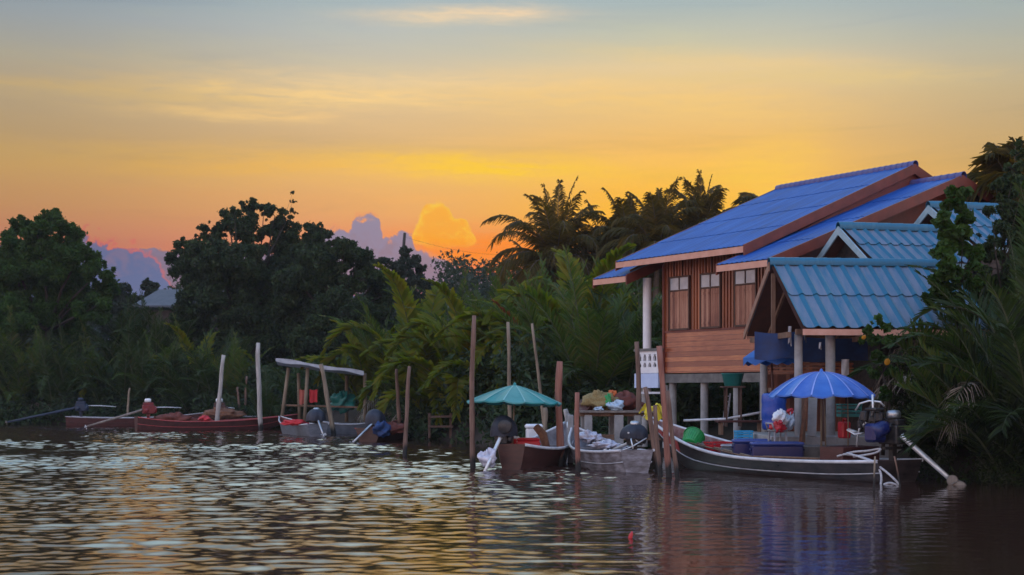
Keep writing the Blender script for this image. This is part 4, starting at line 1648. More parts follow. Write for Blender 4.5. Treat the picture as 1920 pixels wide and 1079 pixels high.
mb.build('body', M_['white_plastic'], T)
mb = MB()
mb.box((0, 0, .50), (.50, .40, .14), bev=.05)
mb.build('lid', M_['white_plastic'], T)
mb = MB()
mb.tube([at(1005, 800, 38.6), at(1018, 815, 38.5), at(1024, 838, 38.4), at(1018, 850, 38.3)], [.10, .12, .11, .08], 10)
tag(mb.build('rolled_mat', M_['rust'], None, at(1018, 850, 38.3)), 'rolled tan mat leaning inside the brown boat', 'mat')
mb = MB()
mb.blob(at(915, 862, 36.3), (.22, .15, .22), 30, 18, .25, 9)
tag(mb.build('plastic_sheet', M_['clear_plastic'], None, at(915, 880, 36.3)), 'crumpled pale plastic hanging beside the brown boat stern', 'plastic sheet')

# --- grey boat in the middle
sB, bB = Vector((3.08, 35.0, 0)), Vector((1.80, 39.9, 0))
TB, hB, wB, rzB = boat('pale grey longtail boat with a black covered engine, moored between posts', sB, bB, 1.6, .48, .55, M_['hull_grey'], M_['in_grey'], M_['gun_white'], tw=.52, rake=.3, strake=M_['gun_grey'], rail_r=.036)
eb = inv(TB, at(1190, 822, 35.8))
engine(TB, eb.x, eb.y, eb.z - .02, inv(TB, at(1142, 848, 36.9)), inv(TB, at(1178, 812, 35.4)), (.34, .34, .30, .10), 1.0, None, None, M_['metal_pale'])
mb = MB()
mb.tube([inv(TB, at(1158, 848, 35.2)), inv(TB, at(1185, 838, 35.3)), inv(TB, at(1212, 822, 35.4))], .018, 6)
mb.tube([inv(TB, at(1183, 823, 35.3)), inv(TB, at(1187, 842, 35.2))], .02, 6)
mb.build('steering_bar', M_['metal_pale'], TB)
for lab, c, s, sd in (('crumpled clear plastic sheet heaped in the bow of the grey boat', at(1106, 822, 39.0), (.26, .4, .16), 2), ('pale plastic sheet spread amidships in the grey boat', at(1135, 836, 37.6), (.36, .4, .12), 5)):
    mb = MB()
    mb.blob(c, s, 30, 18, .3, sd)
    tag(mb.build('plastic_sheet', M_['clear_plastic'], None, c), lab, 'plastic sheet')

# --- boats of the far bank
def far_boat(label, u0, v0, u1, v1, B, free, bow, hullm, inm, gunm, name='longtail_boat', **kw):
    return boat(label, wat(u0, v0), wat(u1, v1), B, free, bow, hullm, inm, gunm, None, name=name, **kw)


TD, hD, wD, rzD = far_boat('dark red longtail boat at far left with a blue shaft trailing into the water', 128, 799, 395, 799, 1.5, .48, .4, M_['hull_red'], M_['in_dark'], M_['gun_grey'], strake=M_['hull_red'])
d0 = inv(TD, at(152, 765, 83))
engine(TD, d0.x, d0.y, d0.z, inv(TD, at(14, 792, 82.5)), inv(TD, at(218, 763, 83.2)), None, 1.3, M_['hull_blue'], M_['hull_blue'], M_['hull_blue'], M_['grey_wood'], .07)
TE, hE, wE, rzE = far_boat('long red wooden longtail boat lying along the far bank', 255, 808, 545, 805, 1.7, .46, .35, M_['hull_red'], M_['in_red'], M_['gun_red'], strake=M_['gun_red'], stern_rise=.25)
d0 = inv(TE, at(278, 769, 74.2))
engine(TE, d0.x, d0.y, d0.z, inv(TE, at(163, 800, 73.5)), inv(TE, at(340, 765, 74.6)), None, 1.3, M_['red_dull'], M_['white_plastic'], M_['grey_wood'], M_['gun_white'], .06)
TF, hF, wF, rzF = far_boat('brown longtail boat behind the long red boat, its engine beside a leaning pole', 392, 801, 640, 800, 1.5, .60, .4, M_['hull_brown'], M_['in_dark'], M_['gun_grey'])
d0 = inv(TF, at(412, 770, 80))
engine(TF, d0.x, d0.y, d0.z, inv(TF, at(345, 802, 80)), inv(TF, at(440, 766, 80)), None, 1.5, M_['hull_brown'], M_['white_plastic'])
TG, hG, wG, rzG = far_boat('slate boat with white rim and red inside, black engine cover beside the leaning pole', 596, 820, 527, 812, 1.3, .50, .30, M_['hull_slate'], M_['in_red'], M_['gun_white'], depth=.2, thwarts=3, name='small_boat', rake=.25)
d0 = inv(TG, at(593, 786, 63))
engine(TG, d0.x, d0.y, d0.z, inv(TG, at(606, 815, 62)), None, (.42, .42, .42, .05), 1.1)
TH, hH, wH, rzH = far_boat('plain slate boat lying behind the leaning pole below the grey awning', 692, 814, 603, 814, 1.3, .46, .18, M_['hull_slate'], M_['in_dark'], M_['gun_grey'], thwarts=3, name='small_boat', rake=.25)
TI, hI, wI, rzI = far_boat('dark boat with blue sheeted engine and red bow near the tall leaning stake', 690, 829, 756, 818, 1.4, .46, .35, M_['hull_brown'], M_['in_red'], M_['gun_red'], thwarts=3, name='small_boat', rake=.25)
d0 = inv(TI, at(703, 792, 57.2))
engine(TI, d0.x, d0.y, d0.z, inv(TI, at(662, 830, 56)), None, (.42, .42, .48, .05), 1.1, None, None, M_['metal_grey'])
# loads in far boats
for lab, u, v, Y, s, m, sd, nm, cat in (('heap of brown net amidships in the long red boat', 330, 788, 74.6, (1.1, .4, .3), 'red_heap', 1, 'net_heap', 'net'),
                                        ('tan tarpaulin bundle at the stern of the brown boat behind the pole', 420, 778, 78.5, (.9, .5, .3), 'rust', 2, 'tarp_bundle', 'tarpaulin'),
                                        ('bright red bag lying in the long red boat', 384, 786, 74.2, (.3, .25, .16), 'red_plastic', 3, 'red_bag', 'bag'),
                                        ('blue tarpaulin bundle under the covered engine of the dark boat', 716, 806, 56.6, (.34, .3, .28), 'blue_tarp', 4, 'tarp_bundle', 'tarpaulin'),
                                        ('red bundle in the bow of the dark boat', 735, 804, 57.6, (.5, .3, .24), 'red_heap', 6, 'cloth_bundle', 'cloth'),
                                        ('red cloth heap inside the small slate boat', 553, 793, 63.6, (.55, .3, .12), 'red_cloth', 8, 'cloth_heap', 'cloth'),
                                        ('green tarpaulin heap on the bank under the awning', 640, 757, 72, (.55, .5, .5), 'teal_plastic', 12, 'tarp_heap', 'tarpaulin')):
    mb = MB()
    c = at(u, v, Y)
    mb.blob(c, s, 30, 18, .25, sd)
    tag(mb.build(nm, M_[m], None, c - Vector((0, 0, s[2] * .9))), lab, cat)


# ------------------------------------------------------------------ posts and stakes
def stake(label, ut, vt, ub, vb, wpx, m, Y=None, name='mooring_post', group=None, kn=False, bend=.0):
    b = wat(ub, vb) if Y is None else at(ub, vb, Y)
    t = at(ut, vt, b.y + random.uniform(-.1, .1))
    r = wpx / F * b.y / 2
    mb = MB()
    n = 9
    pts, rs = [], []
    rr = random.Random(int(ut * 7 + vt))
    lo = b.lerp(t, -.18) if Y is None else b
    if Y is None:
        lo = b - (t - b).normalized() * .8
    ph = rr.uniform(0, 6)
    for i in range(n + 1):
        f = i / n
        p = lo.lerp(t, f)
        p.x += (bend + .38 * r) * math.sin(ph + f * 4.2) + .15 * r * math.sin(ph + f * 11)
        p.y += .018 * math.sin(ph * 2 + f * 5)
        pts.append(p)
        rs.append(r * (1.10 - .25 * f + rr.uniform(-.09, .09)) * (1.12 if kn and i % 2 == 0 else 1))
    mb.tube(pts, rs, 10)
    return tag(mb.build(name, m, None, (b.x, b.y, 0)), label, 'post', group)


B_, G_, R_, K_ = M_['post_brown'], M_['post_grey'], M_['post_red'], M_['post_bamboo']
stake('tall brown pole in the water left of the green umbrella', 885, 592, 890, 880, 10, B_, bend=.03)
stake('thin pale pole rising behind the green umbrella, nearly upright', 951, 604, 958, 846, 7, K_, name='bamboo_pole', kn=True)
stake('thin leaning pale pole right of the green umbrella tip', 999, 607, 1024, 846, 6, K_, name='bamboo_pole', kn=True)
stake('thick red-brown pile right of the green umbrella', 1047, 678, 1054, 874, 15, R_)
stake('short orange-brown post at the left end of the grey boat', 1080, 736, 1086, 886, 10, R_)
stake('tall brown post left of the white pierced balustrade', 1195, 641, 1197, 868, 10, B_)
stake('tall brown post right of the white pierced balustrade', 1239, 649, 1252, 896, 12, R_)
stake('leaning post at the big boat bow, left of the tall brown pair', 1208, 726, 1234, 886, 10, B_)
stake('leaning post crossing the big boat bow, rightmost of the bow cluster', 1249, 733, 1272, 899, 9, B_)
stake('dark post tight behind the bow posts of the large boat', 1226, 760, 1240, 892, 9, B_)
stake('pale leaning pole standing in the long red boat at far left', 421, 666, 404, 806, 8, G_)
stake('tallest pale grey pole right of the long red boat', 485, 643, 488, 807, 9, G_)
stake('pale pole leaning left in front of the grey awning', 600, 683, 627, 816, 9, K_)
stake('brown stake leaning right, standing in open water right of the dark boat', 769, 687, 758, 856, 8, B_)
stake('thin dark stake behind the dark boat bow', 745, 692, 747, 796, 7, B_, 60)
stake('short thin stake behind the dark red boat at far left', 243, 728, 239, 778, 4, K_, 82, name='thin_stake')
stake('thin stake right of the leaning pole, taller of two', 462, 706, 460, 776, 4, B_, 82, name='thin_stake')
stake('thin stake right of the leaning pole, shorter of two', 446, 726, 449, 776, 4, B_, 82, name='thin_stake')
stake('slender stake dropping from the rope at the stern of the large boat, left one', 1642, 856, 1638, 919, 4, K_, name='thin_stake')
stake('slender leaning stake below the engine of the large boat, right one', 1677, 856, 1688, 913, 4, B_, name='thin_stake')
stake('short pale stump post behind the green umbrella boat', 1020, 765, 1024, 852, 10, K_, 43)
stake('grey stub post between the thick pile and the wooden dock', 1062, 768, 1064, 846, 11, G_, 42.5)

# ------------------------------------------------------------------ left dock with nets
DK = thing('jetty', 'low wooden jetty on concrete posts heaped with nets left of the house', 'jetty', (3.2, 41.0, 0))
mb = MB()
for i in range(9):
    y = 40.0 + i * .29
    mb.box((3.05, y, 1.44 + .01 * (i % 2)), (2.35, .26, .05))
mb.build('deck', M_['grey_wood'], DK)
for a_, b_, w_, h_ in (((1.9, 40.1, 1.36), (4.2, 40.1, 1.36), .10, .10), ((1.9, 42.2, 1.36), (4.2, 42.2, 1.36), .10, .10), ((1.6, 40.0, .72), (4.3, 40.0, .72), .12, .16)):
    mb = MB()
    mb.bar(a_, b_, w_, h_)
    mb.build('beam', M_['rough_wood'], DK)
for u, w_ in ((1103, .22), (1160, .26), (1070, .16), (1195, .2)):
    for Y in (40.05, 42.2):
        x = (u - CX) / F * 40.05
        mb = MB()
        mb.box((x, Y, .25), (w_, w_, 2.2), bev=.02)
        mb.build('dock_post', M_['concrete'], DK)
for lab, u, v, Y, s, m, sd, nm, cat, am in (('tan fishing net heap on the jetty', 1128, 757, 40.6, (.46, .4, .30), 'net', 2, 'net_heap', 'net', .2),
                                            ('dark red tarpaulin heap beside the tan net on the jetty', 1168, 756, 41.0, (.50, .45, .28), 'red_heap', 5, 'tarp_heap', 'tarpaulin', .18),
                                            ('orange bundle on top of the jetty heap', 1147, 739, 40.8, (.13, .12, .10), 'orange', 7, 'cloth_bundle', 'cloth', .2),
                                            ('small green bag on the jetty in front of the tan net', 1140, 752, 40.25, (.10, .10, .15), 'green_plastic', 8, 'green_bag', 'bag', .3),
                                            ('pale blue plastic bag on the jetty edge', 1155, 763, 40.15, (.22, .14, .14), 'bag_blue', 9, 'plastic_bag', 'bag', .3),
                                            ('small blue rag on the jetty edge', 1122, 768, 40.1, (.12, .1, .06), 'bag_blue', 10, 'rag', 'cloth', .3),
                                            ('dark brown cloth hanging on the left end of the jetty', 1098, 766, 40.7, (.22, .25, .26), 'hull_red', 13, 'cloth_bundle', 'cloth', .2)):
    mb = MB()
    c = at(u, v, Y)
    mb.blob(c, s, 30, 18, am, sd)
    tag(mb.build(nm, M_[m], None, (c.x, c.y, c.z - s[2])), lab, cat)
mb = MB()
mb.box(at(1216, 737, 41.2), (.62, .3, .06), R(5))
tag(mb.build('white_board', M_['white_paint'], None, at(1216, 738, 41.2)), 'pale board lying across the posts behind the tall brown pair', 'board')

# ------------------------------------------------------------------ landing dock under the pavilion
LD = thing('landing_dock', 'grey concrete landing dock under the cyan pavilion', 'dock', (8.6, 36.5, 0))
mb = MB()
mb.box((8.75, 37.6, .25), (4.6, 4.2, 1.3), bev=.03)
mb.build('slab', M_['concrete'], LD)
mb = MB()
mb.box((7.55, 35.2, .05), (2.0, .5, 1.25), bev=.03)
mb.build('step', M_['concrete_dk'], LD)
ZD = .90
# blue barrel
T = thing('barrel', 'blue plastic drum standing on the dock left of the pavilion posts', 'barrel', tuple(at(1451, 806, 36.0)), 0, None, True)
mb = MB()
mb.lathe([(0, 0), (.26, 0), (.29, .03), (.305, .2), (.29, .24), (.31, .29), (.315, .5), (.30, .64), (.315, .70), (.305, .86), (.28, .91), (.27, .92), (.25, .90), (0, .90)], (0, 0, 0), 26)
mb.build('drum', M_['blue_plastic'], T)
mb = MB()
for s in (-1, 1):
    mb.lathe([(0, .03), (.035, .03), (.035, 0)], (s * .14, 0, .90), 10)
mb.build('bung', M_['navy_plastic'], T)
# table with green basin
T = thing('side_table', 'small dark table under the house carrying a green basin', 'table', tuple(at(1374, 800, 40)), 0, None, True)
zt = at(0, 726, 40).z - at(0, 800, 40).z
mb = MB()
mb.box((0, 0, zt), (.66, .5, .05), bev=.01)
mb.build('tabletop', M_['frame_wood'], T)
for sx in (-1, 1):
    for sy in (-1, 1):
        mb = MB()
        mb.bar((sx * .2, sy * .18, 0), (sx * .2, sy * .18, zt - .02), .045, .045)
        mb.build('leg', M_['frame_wood'], T)
mb = MB()
c = at(1374, 725, 40)
mb.lathe([(0, .0), (.21, .0), (.23, .02), (.31, .34), (.335, .36), (.325, .37), (.30, .34), (.22, .03), (0, .02)], (c.x, c.y, c.z), 24)
tag(mb.build('basin', M_['teal_plastic'], None, c), 'round teal green basin on the small dark table', 'basin')
# light blue box and low bench
crate('light blue plastic box at the dock edge behind the large boat', tuple(at(1394, 826, 37.6)), (.42, .3, .24), R(5), M_['sky_plastic'], 'blue_box', cat='box')
T = thing('bench', 'low red-brown plank bench behind the large boat', 'bench', tuple(at(1388, 815, 39.0)), R(8), None, True)
mb = MB()
mb.box((0, 0, .36), (1.35, .34, .06), bev=.01)
mb.build('seat', M_['hull_red'], T)
for s in (-1, 1):
    mb = MB()
    mb.box((s * .55, 0, .16), (.06, .28, .33))
    mb.build('leg', M_['rough_wood'], T)
mb = MB()
mb.tube([at(1282, 789, 40.4), at(1360, 786, 40.0), at(1436, 772, 39.6)], .035, 8)
tag(mb.build('gangway_rail', M_['gun_white'], None, at(1282, 789, 40.4)), 'long pale pole slung level under the house front', 'pole')
mb = MB()
a, b = at(1358, 800, 40.9), at(1366, 738, 40.9)
for s in (-.05, .05):
    mb.bar(a + Vector((s, 0, 0)), b + Vector((s, 0, 0)), .03, .04)
for k in range(6):
    p = a.lerp(b, (k + .5) / 6)
    mb.bar(p - Vector((.06, 0, 0)), p + Vector((.06, 0, 0)), .03, .03)
tag(mb.build('ladder', M_['gun_grey'], None, a), 'short narrow white ladder behind the basin table', 'ladder')
# stools, bags
T = thing('chair', 'small grey chair on the dock below the blue drum', 'chair', tuple(at(1458, 832, 35.1)), R(20), None, True)
mb = MB()
mb.box((0, 0, .33), (.40, .36, .05), bev=.015)
mb.build('seat', M_['concrete'], T)
for sx in (-1, 1):
    for sy in (-1, 1):
        mb = MB()
        mb.bar((sx * .17, sy * .15, 0), (sx * .15, sy * .13, .31), .035, .035)
        mb.build('leg', M_['gun_grey'], T)
mb = MB()
mb.tube([(-.19, -.15, .35), (-.24, -.15, .5), (-.24, .15, .5), (-.19, .15, .35)], .022, 8)
mb.build('backrest', M_['gun_grey'], T)
for lab, u, v, Y, s, m, sd in (('white plastic bag on the dock chair', 1462, 786, 35.2, (.17, .14, .18), 'white_plastic', 1), ('red plastic bag under the white bag on the dock', 1458, 803, 35.0, (.17, .13, .13), 'red_plastic', 2),
                               ('pale bag with green print against the left pavilion post', 1480, 792, 35.3, (.12, .12, .2), 'bag_blue', 3), ('small red bag on top beside the left pavilion post', 1481, 773, 35.3, (.09, .08, .07), 'red_plastic', 4)):
    mb = MB()
    c = at(u, v, Y)
    mb.blob(c, s, 30, 18, .22, sd)
    mb.blob(c + Vector((s[0] * .25, -.02, s[2] * .75)), (s[0] * .45, s[1] * .5, s[2] * .45), 20, 12, .45, sd + 20)
    tag(mb.build('plastic_bag', M_[m], None, c - Vector((0, 0, s[2]))), lab, 'bag')
# blue umbrella with zigzag edge standing under the pavilion gable
def zig_umbrella():
    c0 = at(1450, 800, 37.3)
    tp = at(1446, 640, 37.3)
    T = thing('market_umbrella', 'half closed blue umbrella with zigzag edge under the pavilion gable', 'umbrella', c0, 0, None, False)
    mb = MB()
    mb.tube([c0, c0.lerp(tp, .5), tp], .028, 8)
    mb.build('pole', M_['hull_red'], T)
    ax = (tp - c0).normalized()
    mb = MB()
    n = 48
    d, s, u = frame(ax)
    rimr = .74
    vs = [tp]
    for i in range(1, 5):
        f = i / 4
        for k in range(n):
            t = 2 * PI * k / n
            vs.append(tp - ax * (.40 * f ** 1.3 + .02) + s * (rimr * f * math.cos(t)) + u * (rimr * f * math.sin(t)))
    for k in range(n):
        t = 2 * PI * k / n
        dz = .10 + .12 * abs(((k / 3.0) % 2) - 1)
        vs.append(tp - ax * (.42 + dz) + s * (rimr * math.cos(t)) + u * (rimr * math.sin(t)))
    fs = [(0, 1 + k, 1 + (k + 1) % n) for k in range(n)]
    for i in range(4):
        for k in range(n):
            fs.append((1 + i * n + k, 1 + (i + 1) * n + k, 1 + (i + 1) * n + (k + 1) % n, 1 + i * n + (k + 1) % n))
    mb.add(vs, fs, False)
    mb.build('canopy', M_['blue_cloth'], T)
    for k in range(8):
        mb = MB()
        t = 2 * PI * k / 8
        mb.tube([tp - ax * .06, tp - ax * .45 + s * (rimr * .97 * math.cos(t)) + u * (rimr * .97 * math.sin(t))], .008, 5)
        mb.build('rib', M_['metal_dark'], T)


zig_umbrella()


def tarp(label, u0, v0, u1, v1, Y, m, folds=1.3, amp=.03, name='hanging_tarp', sag=.025):
    a, b = at(u0, v0, Y), at(u1, v1, Y)
    mb = MB()
    def fn(i, j):
        x = a.x + (b.x - a.x) * i
        z = a.z + (b.z - a.z) * j
        return Vector((x, Y + amp * math.sin(folds * PI * i * 1.7 + 1.3 * j) * (.3 + .7 * j), z - sag * math.sin(PI * i * 2) * j - sag * 2 * math.sin(PI * i) * (1 - j)))
    mb.grid(fn, 36, 10, True, thick=(0, .01, 0))
    return tag(mb.build(name, m, None, (a.x, Y, min(a.z, b.z))), label, 'tarpaulin')


tarp('dark blue tarpaulin hung between the pavilion gable and left post', 1415, 622, 1493, 674, 36.3, M_['blue_tarp'])
tarp('dark blue tarpaulin hung behind the two pavilion posts', 1500, 632, 1640, 678, 38.6, M_['blue_tarp'], 1.7)
T = thing('wood_railing', 'varnished slotted wooden railing between house wall and pavilion post', 'railing', at(1470, 700, 38.2))
zr0, zr1 = at(0, 702, 38.2).z, at(0, 681, 38.2).z
x0, x1 = at(1440, 0, 38.2).x, at(1600, 0, 38.2).x
mb = MB()
for z, h in ((zr0 + .05, .11), (zr1 - .03, .07), ((zr0 + zr1) / 2 + .02, .05)):
    mb.box(((x0 + x1) / 2, 38.2, z), (x1 - x0, .05, h))
mb.build('rail', M_['wall_low'], T)
for k in range(9):
    mb = MB()
    mb.box((x0 + .08 + (x1 - x0 - .16) * k / 8, 38.2, (zr0 + zr1) / 2), (.07, .06, zr1 - zr0 - .04))
    mb.build('baluster', M_['wall_low'], T)
T = thing('back_room', 'dark plank back room under the pavilion roof behind the tarpaulins', 'shed', (9.6, 39.6, .9))
mb = MB()
mb.box((9.55, 39.62, 2.1), (5.0, .08, 2.5))
mb.build('plank_wall', M_['shutter'], T)
mb = MB()
mb.box((9.5, 39.0, 2.05), (5.0, 1.2, .12))
mb.build('raised_floor', M_['rough_wood'], T)
mb = MB()
mb.box((8.9, 39.55, 2.55), (.7, .06, 1.0), bev=.01)
mb.build('door', M_['red_wood'], T)
for lab, u, v0, v1, Y, w_, m, nm in (('pale cloth strip hanging from the pavilion eave beside the left post', 1481, 612, 646, 35.9, .09, 'gun_grey', 'cloth_strip'),
                                     ('white tag hanging between the two pavilion posts', 1538, 642, 655, 36.4, .06, 'white_plastic', 'paper_tag'),
                                     ('grey cloth strip hanging right of the left pavilion post', 1510, 612, 640, 35.9, .06, 'concrete_dk', 'cloth_strip'),
                                     ('white cloth hanging right of the right pavilion post', 1585, 674, 710, 37.6, .2, 'white_plastic', 'cloth_strip')):
    a, b = at(u, v0, Y), at(u, v1, Y)
    mb = MB()
    def fn(i, j, a=a, b=b, w_=w_):
        return Vector((a.x + w_ * (i - .5), a.y + .02 * math.sin(6 * i + 3 * j), a.z + (b.z - a.z) * j * (1 - .12 * math.sin(5 * i))))
    mb.grid(fn, 6, 6, True, thick=(0, .006, 0))
    tag(mb.build(nm, M_[m], None, b), lab, 'cloth')
# boards leaning on the dock under the blue umbrella
for lab, u0, v0, u1, v1, Y, w_, m in (('brown weathered board leaning right of the left pavilion post', 1507, 738, 1506, 830, 35.25, .10, 'rough_wood'),
                                      ('second brown board leaning right of the left pavilion post', 1514, 735, 1500, 832, 35.15, .07, 'rust'),
                                      ('grey sheet leaning between the pavilion posts', 1524, 746, 1522, 818, 35.5, .22, 'concrete'),
                                      ('dark board leaning against the right pavilion post', 1546, 740, 1544, 828, 35.35, .08, 'frame_wood')):
    mb = MB()
    mb.bar(at(u1, v1, Y), at(u0, v0, Y + .15), w_, .03, Vector((0, 1, 0)))
    tag(mb.build('leaning_board', M_[m], None, at(u1, v1, Y)), lab, 'board')
crate('dark green crate on the dock behind the boat engine', tuple(at(1592, 782, 34.6)), (.5, .4, .3), R(4), M_['teal_plastic'])
T = thing('fuel_can', 'red fuel can on the dock behind the boat engine', 'fuel can', tuple(at(1583, 822, 34.4)), R(10), None, True)
mb = MB()
mb.box((0, 0, .2), (.22, .32, .40), bev=.03)
mb.build('body', M_['red_plastic'], T)
mb = MB()
mb.tube([(0, -.1, .40), (0, -.1, .47), (0, .06, .47), (0, .06, .40)], .018, 7)
mb.build('handle', M_['red_plastic'], T)
# floating red bottle in the river
mb = MB()
c = wat(1182, 1010)
mb.lathe([(0, -.06), (.022, -.055), (.03, 0), (.026, .04), (.014, .06), (.01, .08), (0, .08)], c + Vector((0, 0, .02)), 12, Matrix.Rotation(R(18), 4, 'Y'))
tag(mb.build('float', M_['red_plastic'], None, c), 'small red float bobbing alone in the open water', 'float')

# ------------------------------------------------------------------ awning shelter on the far bank
AW = thing('awning_shelter', 'lean-to shelter with sagging grey sheet roof on poles at the far bank', 'shelter', at(600, 775, 71))
def aw(i, j):
    a = at(517, 672, 70).lerp(at(682, 697, 70), i)
    b = at(523, 684, 73).lerp(at(684, 704, 73), i)
    p = a.lerp(b, j)
    return p + Vector((0, 0, .05 * math.sin(i * 9) * (1 - j) - .10 * math.sin(PI * j)))
mb = MB()
mb.grid(aw, 24, 6, True, thick=(0, 0, -.04))
def aw2(i, j):
    a = at(517, 672, 70).lerp(at(682, 697, 70), i)
    return a + Vector((0, -.03 * j, -(.15 + .04 * math.sin(i * 14)) * j))
mb.grid(aw2, 24, 2, True, thick=(0, -.015, 0))
mb.build('roof_sheet', M_['awning'], AW)
for u0, v0, u1, v1, Y in ((541, 690, 528, 775, 71), (577, 690, 571, 778, 70.5), (684, 700, 685, 778, 71), (560, 700, 562, 778, 72.8), (650, 705, 650, 778, 72.8)):
    mb = MB()
    mb.tube([at(u1, v1 + 14, Y), at(u0, v0, Y)], .09, 8)
    mb.build('pole', M_['post_bamboo'], AW)
mb = MB()
mb.bar(at(530, 760, 71.5), at(684, 764, 71.5), .9, .08)
mb.build('platform', M_['rough_wood'], AW)
tarp('bright red cloth hanging under the awning, right of its pole', 580, 730, 595, 755, 70.8, M_['red_cloth'], 2, .03, 'hanging_cloth')
tarp('faded salmon cloth hanging under the awning, left of its pole', 561, 730, 575, 758, 71.0, M_['salmon_cloth'], 2, .03, 'hanging_cloth')
# low wooden rack by the bright palms
T = thing('wood_rack', 'low dark wooden rack on the bank right of the tall leaning stake', 'rack', at(825, 808, 58))
for u in (805, 845):
    mb = MB()
    mb.bar(at(u, 822, 58), at(u, 775, 58), .10, .10)
    mb.build('upright', M_['frame_wood'], T)
mb = MB()
mb.bar(at(803, 782, 58), at(850, 781, 58), .5, .08)
mb.bar(at(803, 800, 58), at(850, 800, 58), .5, .08)
mb.build('shelf', M_['frame_wood'], T)
# far house
T = thing('distant_house', 'small grey-roofed house almost hidden behind the trees at left', 'house', (-31, 118, .8))
mb = MB()
p = at(300, 535, 118)
mb.box((p.x + 2.4, 119.5, 4.6), (6.4, 5, 8.2))
mb.build('wall', M_['in_dark'], T)
mb = MB()
a, b, c, d = at(246, 573, 116), at(420, 573, 116), at(430, 543, 120), at(298, 543, 120)
mb.poly([a, b, c, d], (0, 0, -.15))
mb.build('roof', M_['farroof'], T)
# utility pole with thin wire
T = thing('utility_pole', 'bare dark utility pole rising above the distant trees', 'utility pole', at(757, 735, 130))
a, b = at(752, 520, 130), at(759, 437, 130)
mb = MB()
mb.tube([Vector((a.x - .4, 130, 0)), a, b], [.2, .17, .13], 8)
mb.build('pole', M_['bark'], T)
mb = MB()
pts = [at(759, 445, 130).lerp(at(1010, 478, 128), i / 12) - Vector((0, 0, 1.2 * math.sin(PI * i / 12) * .5)) for i in range(13)]
mb.tube(pts, .008, 4)
mb.build('wire', M_['metal_dark'], T)


# ------------------------------------------------------------------ vegetation
def leaves_np(cent, rad, per, size, r, aspect=.5, up=.35, shell=.55):
    """leaf-sized folded diamonds spread through clumps"""
    cent, rad = np.asarray(cent, float), np.asarray(rad, float)
    cnt = np.maximum(3, (per * rad ** 2 / np.mean(rad ** 2)).astype(int))
    idx = np.repeat(np.arange(len(cent)), cnt)
    N = len(idx)
    d = r.normal(size=(N, 3))
    d /= np.linalg.norm(d, axis=1)[:, None]
    rr = (.12 + .92 * r.random(N) ** .55) * rad[idx]
    rr *= np.where(r.random(N) < .2, 1.0 + .45 * r.random(N), 1.0)
    d[:, 2] *= .85
    p = cent[idx] + d * rr[:, None]
    n = d * .6 + r.normal(size=(N, 3)) * .7 + np.array([0, 0, up])
    n /= np.linalg.norm(n, axis=1)[:, None]
    a = r.normal(size=(N, 3)) + np.array([0, 0, -.5])
    a -= n * (a * n).sum(1)[:, None]
    a /= np.linalg.norm(a, axis=1)[:, None]
    b = np.cross(n, a)
    s = (size * (.5 + 1.0 * r.random(N)))[:, None]
    h = s * aspect / 2
    v0, v2 = p - a * s * .5, p + a * s * .5 - n * s * .12
    v1, v3 = p + b * h + n * h * .35, p - b * h + n * h * .35
    V = np.stack([v0, v1, v2, v3], 1).reshape(-1, 3)
    Fc = np.arange(N * 4).reshape(N, 4)
    return V, Fc


def sub_clumps(blobs, r, rel=.42, dens=9.0, squash=.85):
    """break big lobes into many smaller clumps lying near their surfaces"""
    C_, R_2 = [], []
    for c, R_0 in blobs:
        n = int(6 + dens * min(R_0, 2.5))
        for _ in range(n):
            d = r.normal(size=3)
            d /= np.linalg.norm(d)
            q, k = R_0 * (.35 + .65 * r.random() ** .5), r.uniform(.55, 1.15)
            if r.random() < .25:        # sprays that stand out of the outline
                q, k = R_0 * r.uniform(.95, 1.3), r.uniform(.22, .45)
            C_.append(np.array(c) + d * q * np.array([1, 1, squash]))
            R_2.append(R_0 * rel * k)
    return np.array(C_), np.array(R_2)


